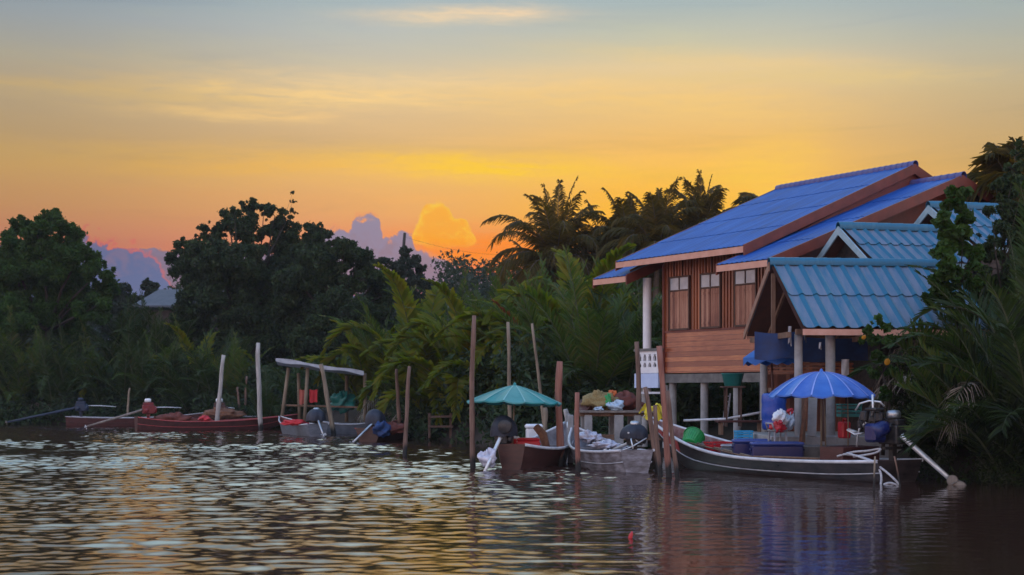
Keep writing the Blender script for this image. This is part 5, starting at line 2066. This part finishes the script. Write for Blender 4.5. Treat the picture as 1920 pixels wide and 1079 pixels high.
def broad_tree(name, label, cat, base, blobs, leaf, per, mat, trunk_r, seed, group=None, rel=.42, dens=15, fork=None, aspect=.5, twigs=True):
    r = np.random.default_rng(seed)
    base = Vector(base)
    T = thing(name, label, cat, base, 0, group)
    cs, rs = sub_clumps([((c.x, c.y, c.z), R_0) for c, R_0 in blobs], r, rel, dens)
    V, Fc = leaves_np(cs, rs, per, leaf, r, aspect)
    mesh_np('crown', V, Fc, mat, T)
    mb = MB()
    top = max(b[0].z for b in blobs)
    cx = sum(b[0].x for b in blobs) / len(blobs)
    cy = sum(b[0].y for b in blobs) / len(blobs)
    fk = fork or Vector((base.x * .6 + cx * .4, base.y * .6 + cy * .4, base.z + (top - base.z) * .42))
    mid = base.lerp(fk, .5) + Vector((r.normal() * .15, r.normal() * .15, 0))
    mb.tube([base - Vector((0, 0, .4)), base.lerp(mid, .2), mid, fk], [trunk_r * 1.5, trunk_r * 1.1, trunk_r * .9, trunk_r * .75], 10)
    for c, R_0 in blobs:
        m2 = fk.lerp(c, .5) + Vector((r.normal() * .3, r.normal() * .3, .25))
        if c.z < fk.z:
            m2 = base.lerp(fk, .7).lerp(c, .5)
            mb.tube([base.lerp(fk, .7), m2, c], [trunk_r * .4, trunk_r * .28 * min(1, R_0), trunk_r * .10 * min(1, R_0)], 6)
        else:
            mb.tube([fk, m2, c], [trunk_r * .4, trunk_r * .28 * min(1, R_0), trunk_r * .10 * min(1, R_0)], 6)
    if twigs:
        k = 0
        for c, R_0 in blobs:
            n = 6
            for _ in range(n):
                j = r.integers(0, len(cs))
                d = Vector(cs[j]) - c
                if d.length < R_0 * 1.3:
                    mb.tube([c, c.lerp(Vector(cs[j]), .6) + Vector((0, 0, .05)), Vector(cs[j])], [trunk_r * .12, trunk_r * .08, trunk_r * .04], 5)
    mb.build('trunk', M_['bark'], T)
    return T


def PX(lst, Y, r, dy=1.0):
    """crown lobes from (u, v, radius px): real positions at depth Y with depth spread"""
    out = []
    for u, v, rp in lst:
        y = Y + r.normal() * dy
        out.append((at(u, v, y), rp / F * y))
    return out


rg = np.random.default_rng(21)
# left tree
Y = 95
broad_tree('broadleaf_tree', 'dense green broadleaf tree at the far left edge of the bank', 'tree', (at(95, 0, Y).x, Y, .6),
           PX([(96, 410, 22), (42, 425, 20), (70, 440, 30), (125, 440, 28), (20, 470, 32), (150, 480, 30), (90, 490, 45), (185, 512, 26), (35, 530, 45), (130, 540, 42),
               (196, 545, 24), (80, 575, 45), (170, 580, 34), (20, 600, 40), (-20, 500, 40), (-30, 570, 45), (120, 610, 40)], Y, rg, 1.3), .24, 420, M_['lf_green'], .3, 31)
# big middle tree
Y = 97
broad_tree('broadleaf_tree', 'tallest dark rounded tree left of centre with a ragged airy top', 'tree', (at(470, 0, Y).x, Y, .7),
           PX([(465, 385, 17), (440, 398, 14), (430, 415, 22), (495, 392, 14), (515, 405, 18), (545, 400, 10), (549, 378, 5), (549, 362, 3.5), (400, 440, 26), (345, 462, 16), (330, 482, 20), (365, 475, 24), (470, 430, 30), (530, 430, 26),
               (400, 485, 36), (460, 485, 42), (540, 480, 42), (350, 515, 30), (420, 540, 45), (500, 550, 55), (375, 570, 40), (450, 605, 50), (540, 610, 50), (352, 605, 36), (520, 655, 45), (430, 655, 40)], Y, rg, 1.5),
           .23, 330, M_['lf_dark'], .38, 32)
Y = 93
broad_tree('broadleaf_tree', 'dark tree with smooth rounded right shoulder beside the tallest tree', 'tree', (at(625, 0, Y).x, Y, .7),
           PX([(590, 440, 22), (601, 422, 5), (610, 455, 24), (645, 470, 26), (675, 490, 24), (600, 500, 42), (655, 525, 40), (705, 520, 22), (715, 555, 26), (580, 570, 50), (650, 590, 48),
               (705, 600, 32), (600, 640, 48), (660, 650, 42), (560, 530, 40)], Y, rg, 1.3), .23, 420, M_['lf_dark'], .3, 33)
# slender trees behind the nipa
Y = 110
broad_tree('slender_tree', 'thin feathery tree beside the utility pole', 'tree', (at(768, 0, Y).x, Y, .8),
           PX([(760, 475, 12), (775, 490, 14), (748, 500, 16), (790, 510, 14), (765, 525, 20), (735, 520, 14), (800, 535, 16), (770, 560, 24)], Y, rg, .6), .3, 70, M_['lf_far'], .16, 34, rel=.5)
Y = 105
broad_tree('slender_tree', 'small rounded tree between the dark tree and the feathery one', 'tree', (at(712, 0, Y).x, Y, .8),
           PX([(700, 500, 18), (722, 492, 14), (712, 530, 26), (735, 550, 24), (700, 570, 28)], Y, rg, .7), .26, 120, M_['lf_far'], .16, 35)
# small trees in the gap at left
Y = 122
for i, (u, v, lab) in enumerate(((230, 540, 'little tree right of the far left tree'), (282, 538, 'spiky little tree above the hidden grey roof'))):
    broad_tree('small_tree', lab, 'tree', (at(u, 0, Y).x, Y, .8), PX([(u, v, 14), (u - 12, v + 18, 16), (u + 14, v + 20, 16), (u, v + 45, 26), (u - 5, v + 80, 30)], Y, rg, .6), .34, 110, M_['lf_far'], .14, 40 + i)
# far-off wood that reads as one mass
cs, rs = [], []
for u in np.arange(-260, 2000, 9):
    Y = 128 + rg.normal() * 6
    top = 545 + 14 * math.sin(u * .013) + 9 * math.sin(u * .05 + 1) + rg.normal() * 7
    if 830 < u < 1250:
        top -= 40
    if 200 < u < 330:
        top += 18
    v = top + 10
    while v < 760:
        p = at(u, v, Y + rg.normal() * 2)
        cs.append((p.x, p.y, p.z))
        rs.append(rg.uniform(.7, 1.3) * (1 + (v - top) / 220))
        v += rg.uniform(16, 30)
V, Fc = leaves_np(cs, rs, 110, .42, rg)
tag(mesh_np('far_woods', V, Fc, M_['lf_far']), 'hazy far-off wood behind the palms', 'woods', None, 'stuff')
# undergrowth on the bank
cs, rs = [], []
for _ in range(900):
    x = rg.uniform(-42, 5.5)
    ys = float(np.interp(x, SX, SY))
    y = ys + rg.choice([rg.uniform(.5, 4), rg.uniform(1.8, 16)])
    if x > 1.2 and y < 52:
        continue
    if -13 < x < -5.5 and y < ys + 4:
        continue
    h = rg.uniform(.3, 2.6) * (1 - .5 * (y - ys < 3))
    cs.append((x, y, ground_at(x, y) + h))
    rs.append(rg.uniform(.5, 1.1))
cs2, rs2 = [], []
for _ in range(420):
    x = rg.uniform(9.4, 17)
    ys = float(np.interp(x, SX, SY))
    y = ys + rg.choice([rg.uniform(.2, 2.2), rg.uniform(1.2, 8)])
    if x < 11.6 and y > 34.6:
        continue
    cs2.append((x, y, ground_at(x, y) + rg.uniform(.1, 2.2)))
    rs2.append(rg.uniform(.3, .6))
for _ in range(220):  # leaf patch added to darken the pale lit ground under the house
    x, y = rg.uniform(2.2, 11), rg.uniform(47.0, 51.5)
    if y < 49 and x > 6.5:
        continue
    cs.append((x, y, ground_at(x, y) + rg.uniform(.1, 1.3)))
    rs.append(rg.uniform(.4, .8))
V, Fc = leaves_np(cs, rs, 70, .30, rg)
V2, F2 = leaves_np(cs2, rs2, 110, .13, rg, .3)
tag(mesh_np('undergrowth', V2, F2, M_['lf_near']), 'dark low leaves along the near right bank', 'undergrowth', None, 'stuff')
tag(mesh_np('undergrowth', V, Fc, M_['lf_dark']), 'dark undergrowth along the bank', 'undergrowth', None, 'stuff')


# --- palms
def frond(az_, el_, L, droop, r, n_leaf=46, leaf_len=.9, leaf_w=.05, start=.12, side_sag=.5, rach=.03, base=(0, 0, 0), vee=.35, twist=0.0, fold=1.0):
    """one pinnate frond -> leaflet verts/faces and rachis points"""
    a = Vector((math.cos(az_) * math.cos(el_), math.sin(az_) * math.cos(el_), math.sin(el_)))
    p = Vector(base)
    pts = [p.copy()]
    N = 14
    d = a.copy()
    g = Vector((0, 0, -1))
    for i in range(N):
        d = (d + g * (droop * (i / N) ** 1.2 * .16 * (1 - .0 * i))).normalized()
        p = p + d * (L / N)
        pts.append(p.copy())
    V, Fc = [], []
    for k in range(n_leaf):
        f = start + (1 - start) * (k + .5) / n_leaf
        x = f * N
        i = min(N - 1, int(x))
        q = pts[i].lerp(pts[i + 1], x - i)
        t = (pts[i + 1] - pts[i]).normalized()
        s = t.cross(Vector((0, 0, 1)))
        if s.length < .1:
            s = Vector((-math.sin(az_), math.cos(az_), 0))
        s.normalize()
        if twist:
            s = Matrix.Rotation(twist * f, 3, t) @ s
        u = s.cross(t)
        env = math.sin(PI * min(1, .18 + .86 * f)) ** .55 if f < .95 else .35
        for sg in (-1, 1):
            ll = leaf_len * env * r.uniform(.8, 1.12)
            dr = (s * sg * (1 - .35 * f) + t * (.55 + .6 * f) + u * vee * r.uniform(.5, 1.3)).normalized()
            m1 = q + dr * ll * .5 - Vector((0, 0, 1)) * ll * .10 * side_sag
            m2 = q + dr * ll - Vector((0, 0, 1)) * ll * .45 * side_sag * r.uniform(.7, 1.4)
            wv = (t * .8 + u * .6 * r.uniform(-1, 1)).normalized() * leaf_w * .5
            b = len(V)
            V += [q - wv * .6, q + wv * .6, m1 + wv, m1 - wv, m2 + wv * .25, m2 - wv * .25]
            Fc += [(b, b + 1, b + 2, b + 3), (b + 3, b + 2, b + 4, b + 5)]
    return V, Fc, pts


def palm_proto(name, fr, mat, stemm, trunk=None, tr=.16, seed=0, dead=0, leaf_kw=None, dead_mat=None, dead_h=.4):
    """returns [(part name, mesh)] built once at the origin"""
    r = random.Random(seed)
    V, Fc = [], []
    st = MB()
    DV, DF = [], []
    crown = Vector(trunk[-1]) if trunk else Vector((0, 0, .25))
    for (az_, el_, L, dr) in fr:
        kw = dict(leaf_kw or {})
        v, f, pts = frond(az_, el_, L, dr, r, base=crown + Vector((math.cos(az_) * .08, math.sin(az_) * .08, 0)), **kw)
        b = len(V)
        V += v
        Fc += [tuple(b + i for i in q) for q in f]
        st.tube(pts, [.036 * (1 - i / 15.5) + .006 for i in range(len(pts))], 5, cap=False)
    for k in range(dead):
        az_ = r.uniform(0, 2 * PI)
        v, f, pts = frond(az_, R(r.uniform(-10, 35)), r.uniform(2.2, 3.4), 3.2, r, n_leaf=24, leaf_len=.7, leaf_w=.05, side_sag=2.0, base=crown + Vector((0, 0, dead_h)))
        DV.append([tuple(p) for p in v])
        DF.append(f)
        st.tube(pts, .02, 5, cap=False)
    if trunk:
        n = len(trunk)
        st.tube(trunk, [tr * (1.25 - .5 * i / (n - 1)) for i in range(n)], 10)
    else:
        st.lathe([(.35, -.6), (.32, .1), (.18, .5)], (0, 0, 0), 9)
    out = [('fronds', [tuple(p) for p in V], Fc, mat), ('stem', st, None, stemm)]
    for v, f in zip(DV, DF):
        out.append(('dead_frond', v, f, dead_mat or M_['lf_dead']))
    return out


class Palm:
    def __init__(s, name, cat, parts):
        s.name, s.cat = name, cat
        s.root = None
        s.parts = parts
        s.first = True

    def place(s, loc, rz, sc, label, group=None, mats=None):
        if s.root is None:
            s.root = thing(s.name, label, s.cat, loc, rz, group, local=True)
            for nm, v, f, m in s.parts:
                if isinstance(v, MB):
                    v.build(nm, m, s.root)
                else:
                    mesh_np(nm, v, f, m, s.root)
            o = s.root
        else:
            o = s.root.copy()
            COL.objects.link(o)
            for ch in s.root.children:
                c = ch.copy()
                COL.objects.link(c)
                c.parent = o
            o['label'] = label
        o.location = loc
        o.rotation_euler = (0, 0, rz)
        o.scale = (sc, sc, sc)
        if group:
            o['group'] = group
        elif 'group' in o:
            del o['group']
        return o


def nipa_fronds(seed, n, e0, e1, l0, l1, d0, d1):
    r = random.Random(seed)
    return [(2 * PI * (i * .382 + r.uniform(-.06, .06)), R(r.uniform(e0, e1)), r.uniform(l0, l1), r.uniform(d0, d1)) for i in range(n)]


KW = dict(n_leaf=56, leaf_len=1.0, leaf_w=.085, side_sag=.45, start=.12)
NA = Palm('nipa_palm', 'palm', palm_proto('a', nipa_fronds(1, 14, 48, 84, 4.6, 6.6, .8, 2.6), M_['lf_nipa'], M_['rachis'], seed=1, dead=1, leaf_kw=KW))
NB = Palm('nipa_palm', 'palm', palm_proto('b', nipa_fronds(2, 13, 40, 82, 4.2, 6.8, 1.0, 3.0), M_['lf_nipa_dark'], M_['rachis'], seed=2, dead=2, leaf_kw=KW))
NC = Palm('nipa_palm', 'palm', palm_proto('c', nipa_fronds(3, 14, 48, 85, 4.8, 7.0, .7, 2.4), M_['lf_nipa_dark'], M_['rachis'], seed=3, leaf_kw=KW))
KWb = dict(n_leaf=64, leaf_len=.95, leaf_w=.23, side_sag=.35, start=.10, vee=.35)
ND = Palm('nipa_palm', 'palm', palm_proto('d', nipa_fronds(4, 9, 52, 84, 4.8, 6.6, 1.6, 3.4), M_['lf_bright'], M_['rachis'], seed=4, leaf_kw=KWb))
NE = Palm('nipa_palm', 'palm', palm_proto('e', nipa_fronds(5, 10, 48, 82, 4.2, 6.2, 2.2, 4.2), M_['lf_bright'], M_['rachis'], seed=5, dead=1, leaf_kw=KWb))
KWn = dict(n_leaf=64, leaf_len=1.15, leaf_w=.075, side_sag=.5, start=.12, vee=.5)
NF = Palm('nipa_palm', 'palm', palm_proto('f', nipa_fronds(6, 18, 40, 82, 3.0, 5.0, .9, 2.2), M_['lf_near'], M_['rachis'], seed=6, dead=0, leaf_kw=KWn))
NG = Palm('nipa_palm', 'palm', palm_proto('g', nipa_fronds(7, 17, 38, 80, 2.8, 4.6, .9, 2.4), M_['lf_near'], M_['rachis'], seed=7, leaf_kw=KWn, dead=2, dead_h=2.6))


def put(P, u, Y, sc, label, group=None, rz=None):
    x = (u - CX) / F * Y
    P.place((x, Y, ground_at(x, Y) - .1), rg.uniform(0, 6.28) if rz is None else rz, sc, label, group)


# dark thicket along the far left bank (front row and back row)
lg = 'dark nipa palms massed behind the red boats'
for i, u in enumerate(range(-40, 470, 34)):
    x = (u - CX) / F * 85
    ys = float(np.interp(x, SX, SY))
    put((NB, NC, NA, NC)[i % 4], u + rg.uniform(-10, 10), ys + rg.uniform(2.2, 4.0), rg.uniform(.68, .95), 'dark nipa palm in the thicket along the bank behind the red boats', lg)
for i, u in enumerate(range(-20, 450, 52)):
    put((NC, NA, NB)[i % 3], u + rg.uniform(-14, 14), 93 + rg.uniform(-1, 1), rg.uniform(.85, 1.08), 'dark nipa palm in the thicket along the bank behind the red boats', lg)
for u_, s_ in ((232, 1.2), (258, 1.22), (288, 1.25), (320, 1.25)):
    put(NC, u_, 97, s_, 'dark nipa palm in the thicket along the bank behind the red boats', lg)
put(ND, 372, 90, .98, 'nipa palm with tall yellow-green upright frond right of the hidden grey roof', None, .6)
put(NA, 75, 90.5, .85, 'lighter green nipa palm low in front of the far left tree')
put(NE, 200, 91, .8, 'yellow-green nipa palm behind the dark red boat engine')
# palms behind the awning and the small boats
for i, (P, u, Y, s, lab) in enumerate(((NB, 500, 80, .70, 'low dark palm left behind the grey awning'), (NC, 565, 81, .66, 'low dark palm straight behind the grey awning'), (NB, 630, 80, .70, 'low dark palm right behind the grey awning'),
                                       (ND, 690, 74, .92, 'yellow-green palm rising right of the grey awning'), (NA, 738, 72, .98, 'mid green palm behind the thin stake right of the awning'),
                                       (ND, 792, 70, 1.32, 'bright palm with a tall upright frond right of the feathery tree'), (NE, 815, 62.5, .95, 'bright arching palm above the low wooden rack'),
                                       (NE, 868, 60.5, 1.06, 'bright drooping palm behind the tall brown pole'), (ND, 895, 66, 1.22, 'bright palm left of the thin pale poles'),
                                       (NA, 930, 64, 1.02, 'green palm between the two thin pale poles'), (NA, 970, 60, .9, 'dark palm behind the green umbrella'),
                                       (NA, 850, 76, 1.15, 'tall green palm in the back row above the rack'), (NA, 910, 78, 1.2, 'tall dark palm in the back row behind the brown pole'),
                                       (NA, 985, 72, 1.22, 'tall green palm in the back row left of the rusty fronds'), (ND, 1095, 60, 1.38, 'tall yellow-green palm left of the house roof'),
                                       (NA, 1060, 64, 1.15, 'green palm behind the thick red-brown pile'), (NA, 1045, 55, .95, 'dark palm low behind the thick red-brown pile'),
                                       (NA, 1110, 52.5, .98, 'dark palm behind the jetty nets'), (NB, 1165, 53, .92, 'dark palm left of the white porch column'),
                                       (NC, 1215, 57, 1.1, 'dark palm seen between porch column and house wall'), (ND, 1236, 64, 1.15, 'bright palm glimpsed under the far roof corner'),
                                       (NA, 1150, 68, 1.2, 'green palm below the middle coconut crowns'), (NA, 1010, 62, 1.0, 'dark palm beneath the rusty fronds'),
                                       (NA, 800, 64, .8, 'dark palm right of the leaning stake'), (NC, 705, 76, .9, 'dark palm between awning and stake'))):
    put(P, u, Y, s, lab)
put(ND, 1002, 60, 1.0, 'bright palm low between the leaning pale pole and the thick pile')
put(NE, 958, 58.5, .86, 'bright drooping palm right behind the green umbrella top')
# palm with rusty dead fronds
RU = Palm('nipa_palm', 'palm', palm_proto('r', nipa_fronds(9, 5, 60, 80, 4.5, 6.0, .6, 1.4), M_['lf_nipa'], M_['rachis'], seed=9, dead=0, leaf_kw=KWb)
          + [('rusty_frond',) + tuple((lambda v, f, p: ([tuple(q) for q in v], f))(*frond(R(200), R(74), 5.4, 1.2, random.Random(3), n_leaf=44, leaf_len=.8, leaf_w=.14, start=.45))) + (M_['lf_rust'],)])
put(RU, 1030, 57, 1.02, 'nipa palm with one rusty brown frond above the thick pile', None, R(0))
# right-hand near bank
for P, u, Y, s, lab in ((NF, 1852, 34.2, .56, 'near nipa palm overhanging the boat engine'), (NG, 1842, 32.6, .52, 'near nipa palm behind the long propeller shaft'), (NF, 1888, 31.2, .80, 'near dark nipa palm above the shaft end'),
                        (NF, 1945, 30.6, .95, 'near nipa palm cut by the right picture edge, front row'), (NC, 1886, 34.8, .66, 'tall upright nipa palm behind the near row, left one'),
                        (NC, 1935, 34.0, .80, 'tall upright nipa palm behind the near row, right one'), (NG, 1742, 34.6, .40, 'small nipa palm beside the right pavilion post'),
                        (NB, 1960, 33.0, 1.0, 'nipa palm just beyond the right picture edge'), (NC, 1915, 37.5, .85, 'nipa palm in front of the second annexe')):
    put(P, u, Y, s, lab)

KWh = dict(n_leaf=46, leaf_len=1.05, leaf_w=.06, side_sag=.3, start=.10, vee=.7)
NH = Palm('nipa_palm', 'palm', palm_proto('h', nipa_fronds(8, 13, 35, 80, 2.4, 3.5, .5, 1.4), M_['lf_nipa'], M_['rachis'], seed=8, dead=2, leaf_kw=KWh, dead_h=1.9))
put(NH, 1772, 33.4, .86, 'young nipa palm with fan-like green fronds behind the boat engine')
put(NH, 1858, 31.9, .92, 'young nipa palm with fan-like green fronds beside the shaft end')
put(NH, 1800, 35.2, 1.1, 'young nipa palm with fan-like green fronds below the round-leaved tree')
# coconut palms
def coco(seed, n, H, lean, L, e0=-25, e1=85, up_bias=1.0, leafs=70):
    r = random.Random(seed)
    fr = []
    for i in range(n):
        f = i / (n - 1)
        el_ = R(e0 + (e1 - e0) * (f ** up_bias) + r.uniform(-5, 5))
        fr.append((i * 2.4 + r.uniform(-.2, .2), el_, L * r.uniform(.85, 1.1), 1.3 + 2.1 * (1 - f)))
    tr = [Vector((lean * (k / 6) ** 1.6, 0, H * k / 6)) for k in range(7)]
    return palm_proto('c', fr, M_['lf_coco'], M_['palm_bark'], tr, .17, seed, 0, dict(n_leaf=leafs, leaf_len=1.25, leaf_w=.085, side_sag=1.25, start=.12, vee=.12))


Y = 84
CP1 = Palm('coconut_palm', 'palm', coco(12, 42, at(0, 492, Y).z - .8, .6, 5.0, -35))
put(CP1, 1052, Y, 1.0, 'broadest coconut palm with drooping fronds against the orange sky', None, 2.0)
CP2 = Palm('coconut_palm', 'palm', coco(15, 26, at(0, 470, 80).z - .8, .4, 4.0, 0, 88))
put(CP2, 1222, 80, 1.0, 'upright coconut palm just left of the blue roof', None, .4)
CP3 = Palm('coconut_palm', 'palm', coco(17, 17, at(0, 450, 82).z - .8, .3, 4.0, 20, 88))
put(CP3, 1318, 82, 1.0, 'narrow upright coconut palm rising behind the blue roof slope', None, 1.4)
CP4 = Palm('coconut_palm', 'palm', coco(19, 22, at(0, 500, 88).z - .8, .3, 4.2, -10, 80))
put(CP4, 1148, 88, 1.0, 'coconut palm between the broad one and the upright one', None, 3.4)
put(CP2, 1185, 86, 1.02, 'coconut palm tucked behind the upright one left of the blue roof', None, 4.1)
put(CP4, 1262, 84, .98, 'coconut palm low between the upright one and the narrow one', None, 1.9)
put(CP4, 1008, 92, .88, 'coconut palm peeking left behind the broadest one', None, 5.2)
CP5 = Palm('coconut_palm', 'palm', coco(23, 20, at(0, 350, 44).z - .9, .3, 1.7, -25, 85))
put(CP5, 1918, 44, 1.0, 'coconut palm at the right edge above the dark tree', None, 3.0)
CP6 = Palm('coconut_palm', 'palm', coco(29, 12, at(0, 392, 78).z - .8, .3, 2.0, 0, 60))
put(CP6, 1432, 78, 1.0, 'coconut palm tip barely showing over the ridge end', None, 1.0)

# near right trees
Y = 35.0
rg2 = np.random.default_rng(77)
broad_tree('round_leaf_tree', 'tree with large round light-edged leaves in front of the cyan roofs', 'tree', (at(1800, 0, Y).x, Y, .8),
           PX([(1782, 362, 9), (1808, 362, 9), (1795, 385, 20), (1775, 415, 18), (1812, 420, 20), (1790, 445, 24), (1768, 470, 18), (1815, 470, 22), (1785, 505, 24), (1755, 535, 20), (1775, 560, 26), (1745, 560, 14), (1820, 520, 26), (1800, 590, 26), (1770, 478, 12)], Y, rg2, .25),
           .21, 30, M_['lf_green'], .06, 51, dens=10, aspect=.85, fork=at(1800, 540, Y))
Y = 37.0
broad_tree('dark_tree', 'dark leafy tree at the right edge beside the roofs', 'tree', (at(1895, 0, Y).x, Y, .9),
           PX([(1910, 270, 8), (1908, 290, 12), (1902, 320, 18), (1870, 350, 16), (1895, 355, 26), (1920, 340, 24), (1875, 390, 24), (1910, 400, 34), (1865, 430, 24), (1895, 450, 34), (1860, 475, 20), (1925, 470, 36), (1890, 510, 36),
               (1850, 520, 22), (1920, 550, 40), (1870, 565, 34), (1845, 590, 26), (1900, 610, 40), (1880, 650, 40), (1838, 660, 30), (1905, 710, 45), (1800, 650, 26), (1765, 668, 24), (1850, 720, 36), (1790, 715, 26), (1750, 610, 20), (1720, 640, 16)], Y, rg2, .4), .15, 150, M_['lf_dark'], .12, 52)
Y = 33.6
broad_tree('vine_shrub', 'small shrub with round leaves hanging over the pavilion eave', 'shrub', (at(1655, 0, Y).x, Y, .9),
           PX([(1645, 600, 9), (1628, 618, 9), (1660, 615, 10), (1640, 635, 12), (1618, 640, 8), (1668, 640, 12), (1650, 670, 14), (1640, 700, 12), (1672, 700, 14), (1655, 735, 14)], Y, rg2, .12), .14, 16, M_['lf_green'], .035, 53, dens=8, aspect=.85, twigs=False,
           fork=at(1655, 700, Y))
Y = 34.0
broad_tree('bank_shrub', 'dense dark leafy shrub on the bank behind the boat engine', 'shrub', (at(1745, 0, Y).x, Y, .5),
           PX([(1725, 700, 20), (1755, 690, 24), (1715, 750, 24), (1750, 750, 30), (1790, 740, 30), (1730, 800, 30), (1780, 800, 34), (1700, 830, 22), (1750, 850, 34), (1800, 850, 34), (1840, 800, 30)], Y, rg2, .25), .13, 130, M_['lf_near'], .04, 54, twigs=False)
mb = MB()
for c, s, a in ((at(1664, 679, 33.2), .085, .3), (at(1620, 633, 33.3), .06, 1.0)):
    def fn(i, j, c=c, s=s, a=a):
        x, y = i * 2 - 1, j * 2 - 1
        w_ = math.sqrt(max(0, 1 - y * y)) * .8
        return c + Vector((s * (x * w_ * math.cos(a) + y * math.sin(a)), .02 * x * x, s * (y * math.cos(a) - x * w_ * math.sin(a))))
    mb.grid(fn, 6, 8, True, thick=(0, .003, 0))
    tag(mb.build('yellow_leaf', M_['lf_yellow'], None, c), 'orange-yellow leaf hanging among the dark palms right of the pavilion' if s > .07 else 'small yellow leaf just under the pavilion eave', 'leaf')
    mb = MB()


# ------------------------------------------------------------------ evening haze
hm = bpy.data.materials.new('haze')
hm.use_nodes = True
ht = hm.node_tree
for n in list(ht.nodes):
    ht.nodes.remove(n)
pv = ht.nodes.new('ShaderNodeVolumePrincipled')
pv.inputs['Color'].default_value = (.75, .80, .88, 1)
pv.inputs['Density'].default_value = .0002
ho = ht.nodes.new('ShaderNodeOutputMaterial')
ht.links.new(pv.outputs[0], ho.inputs['Volume'])
mb = MB()
mb.box((0, 2020, 14), (6300, 4200, 36))
tag(mb.build('haze', hm, None, (0, 70, 14)), 'thin evening haze over the river', None, None, 'stuff')
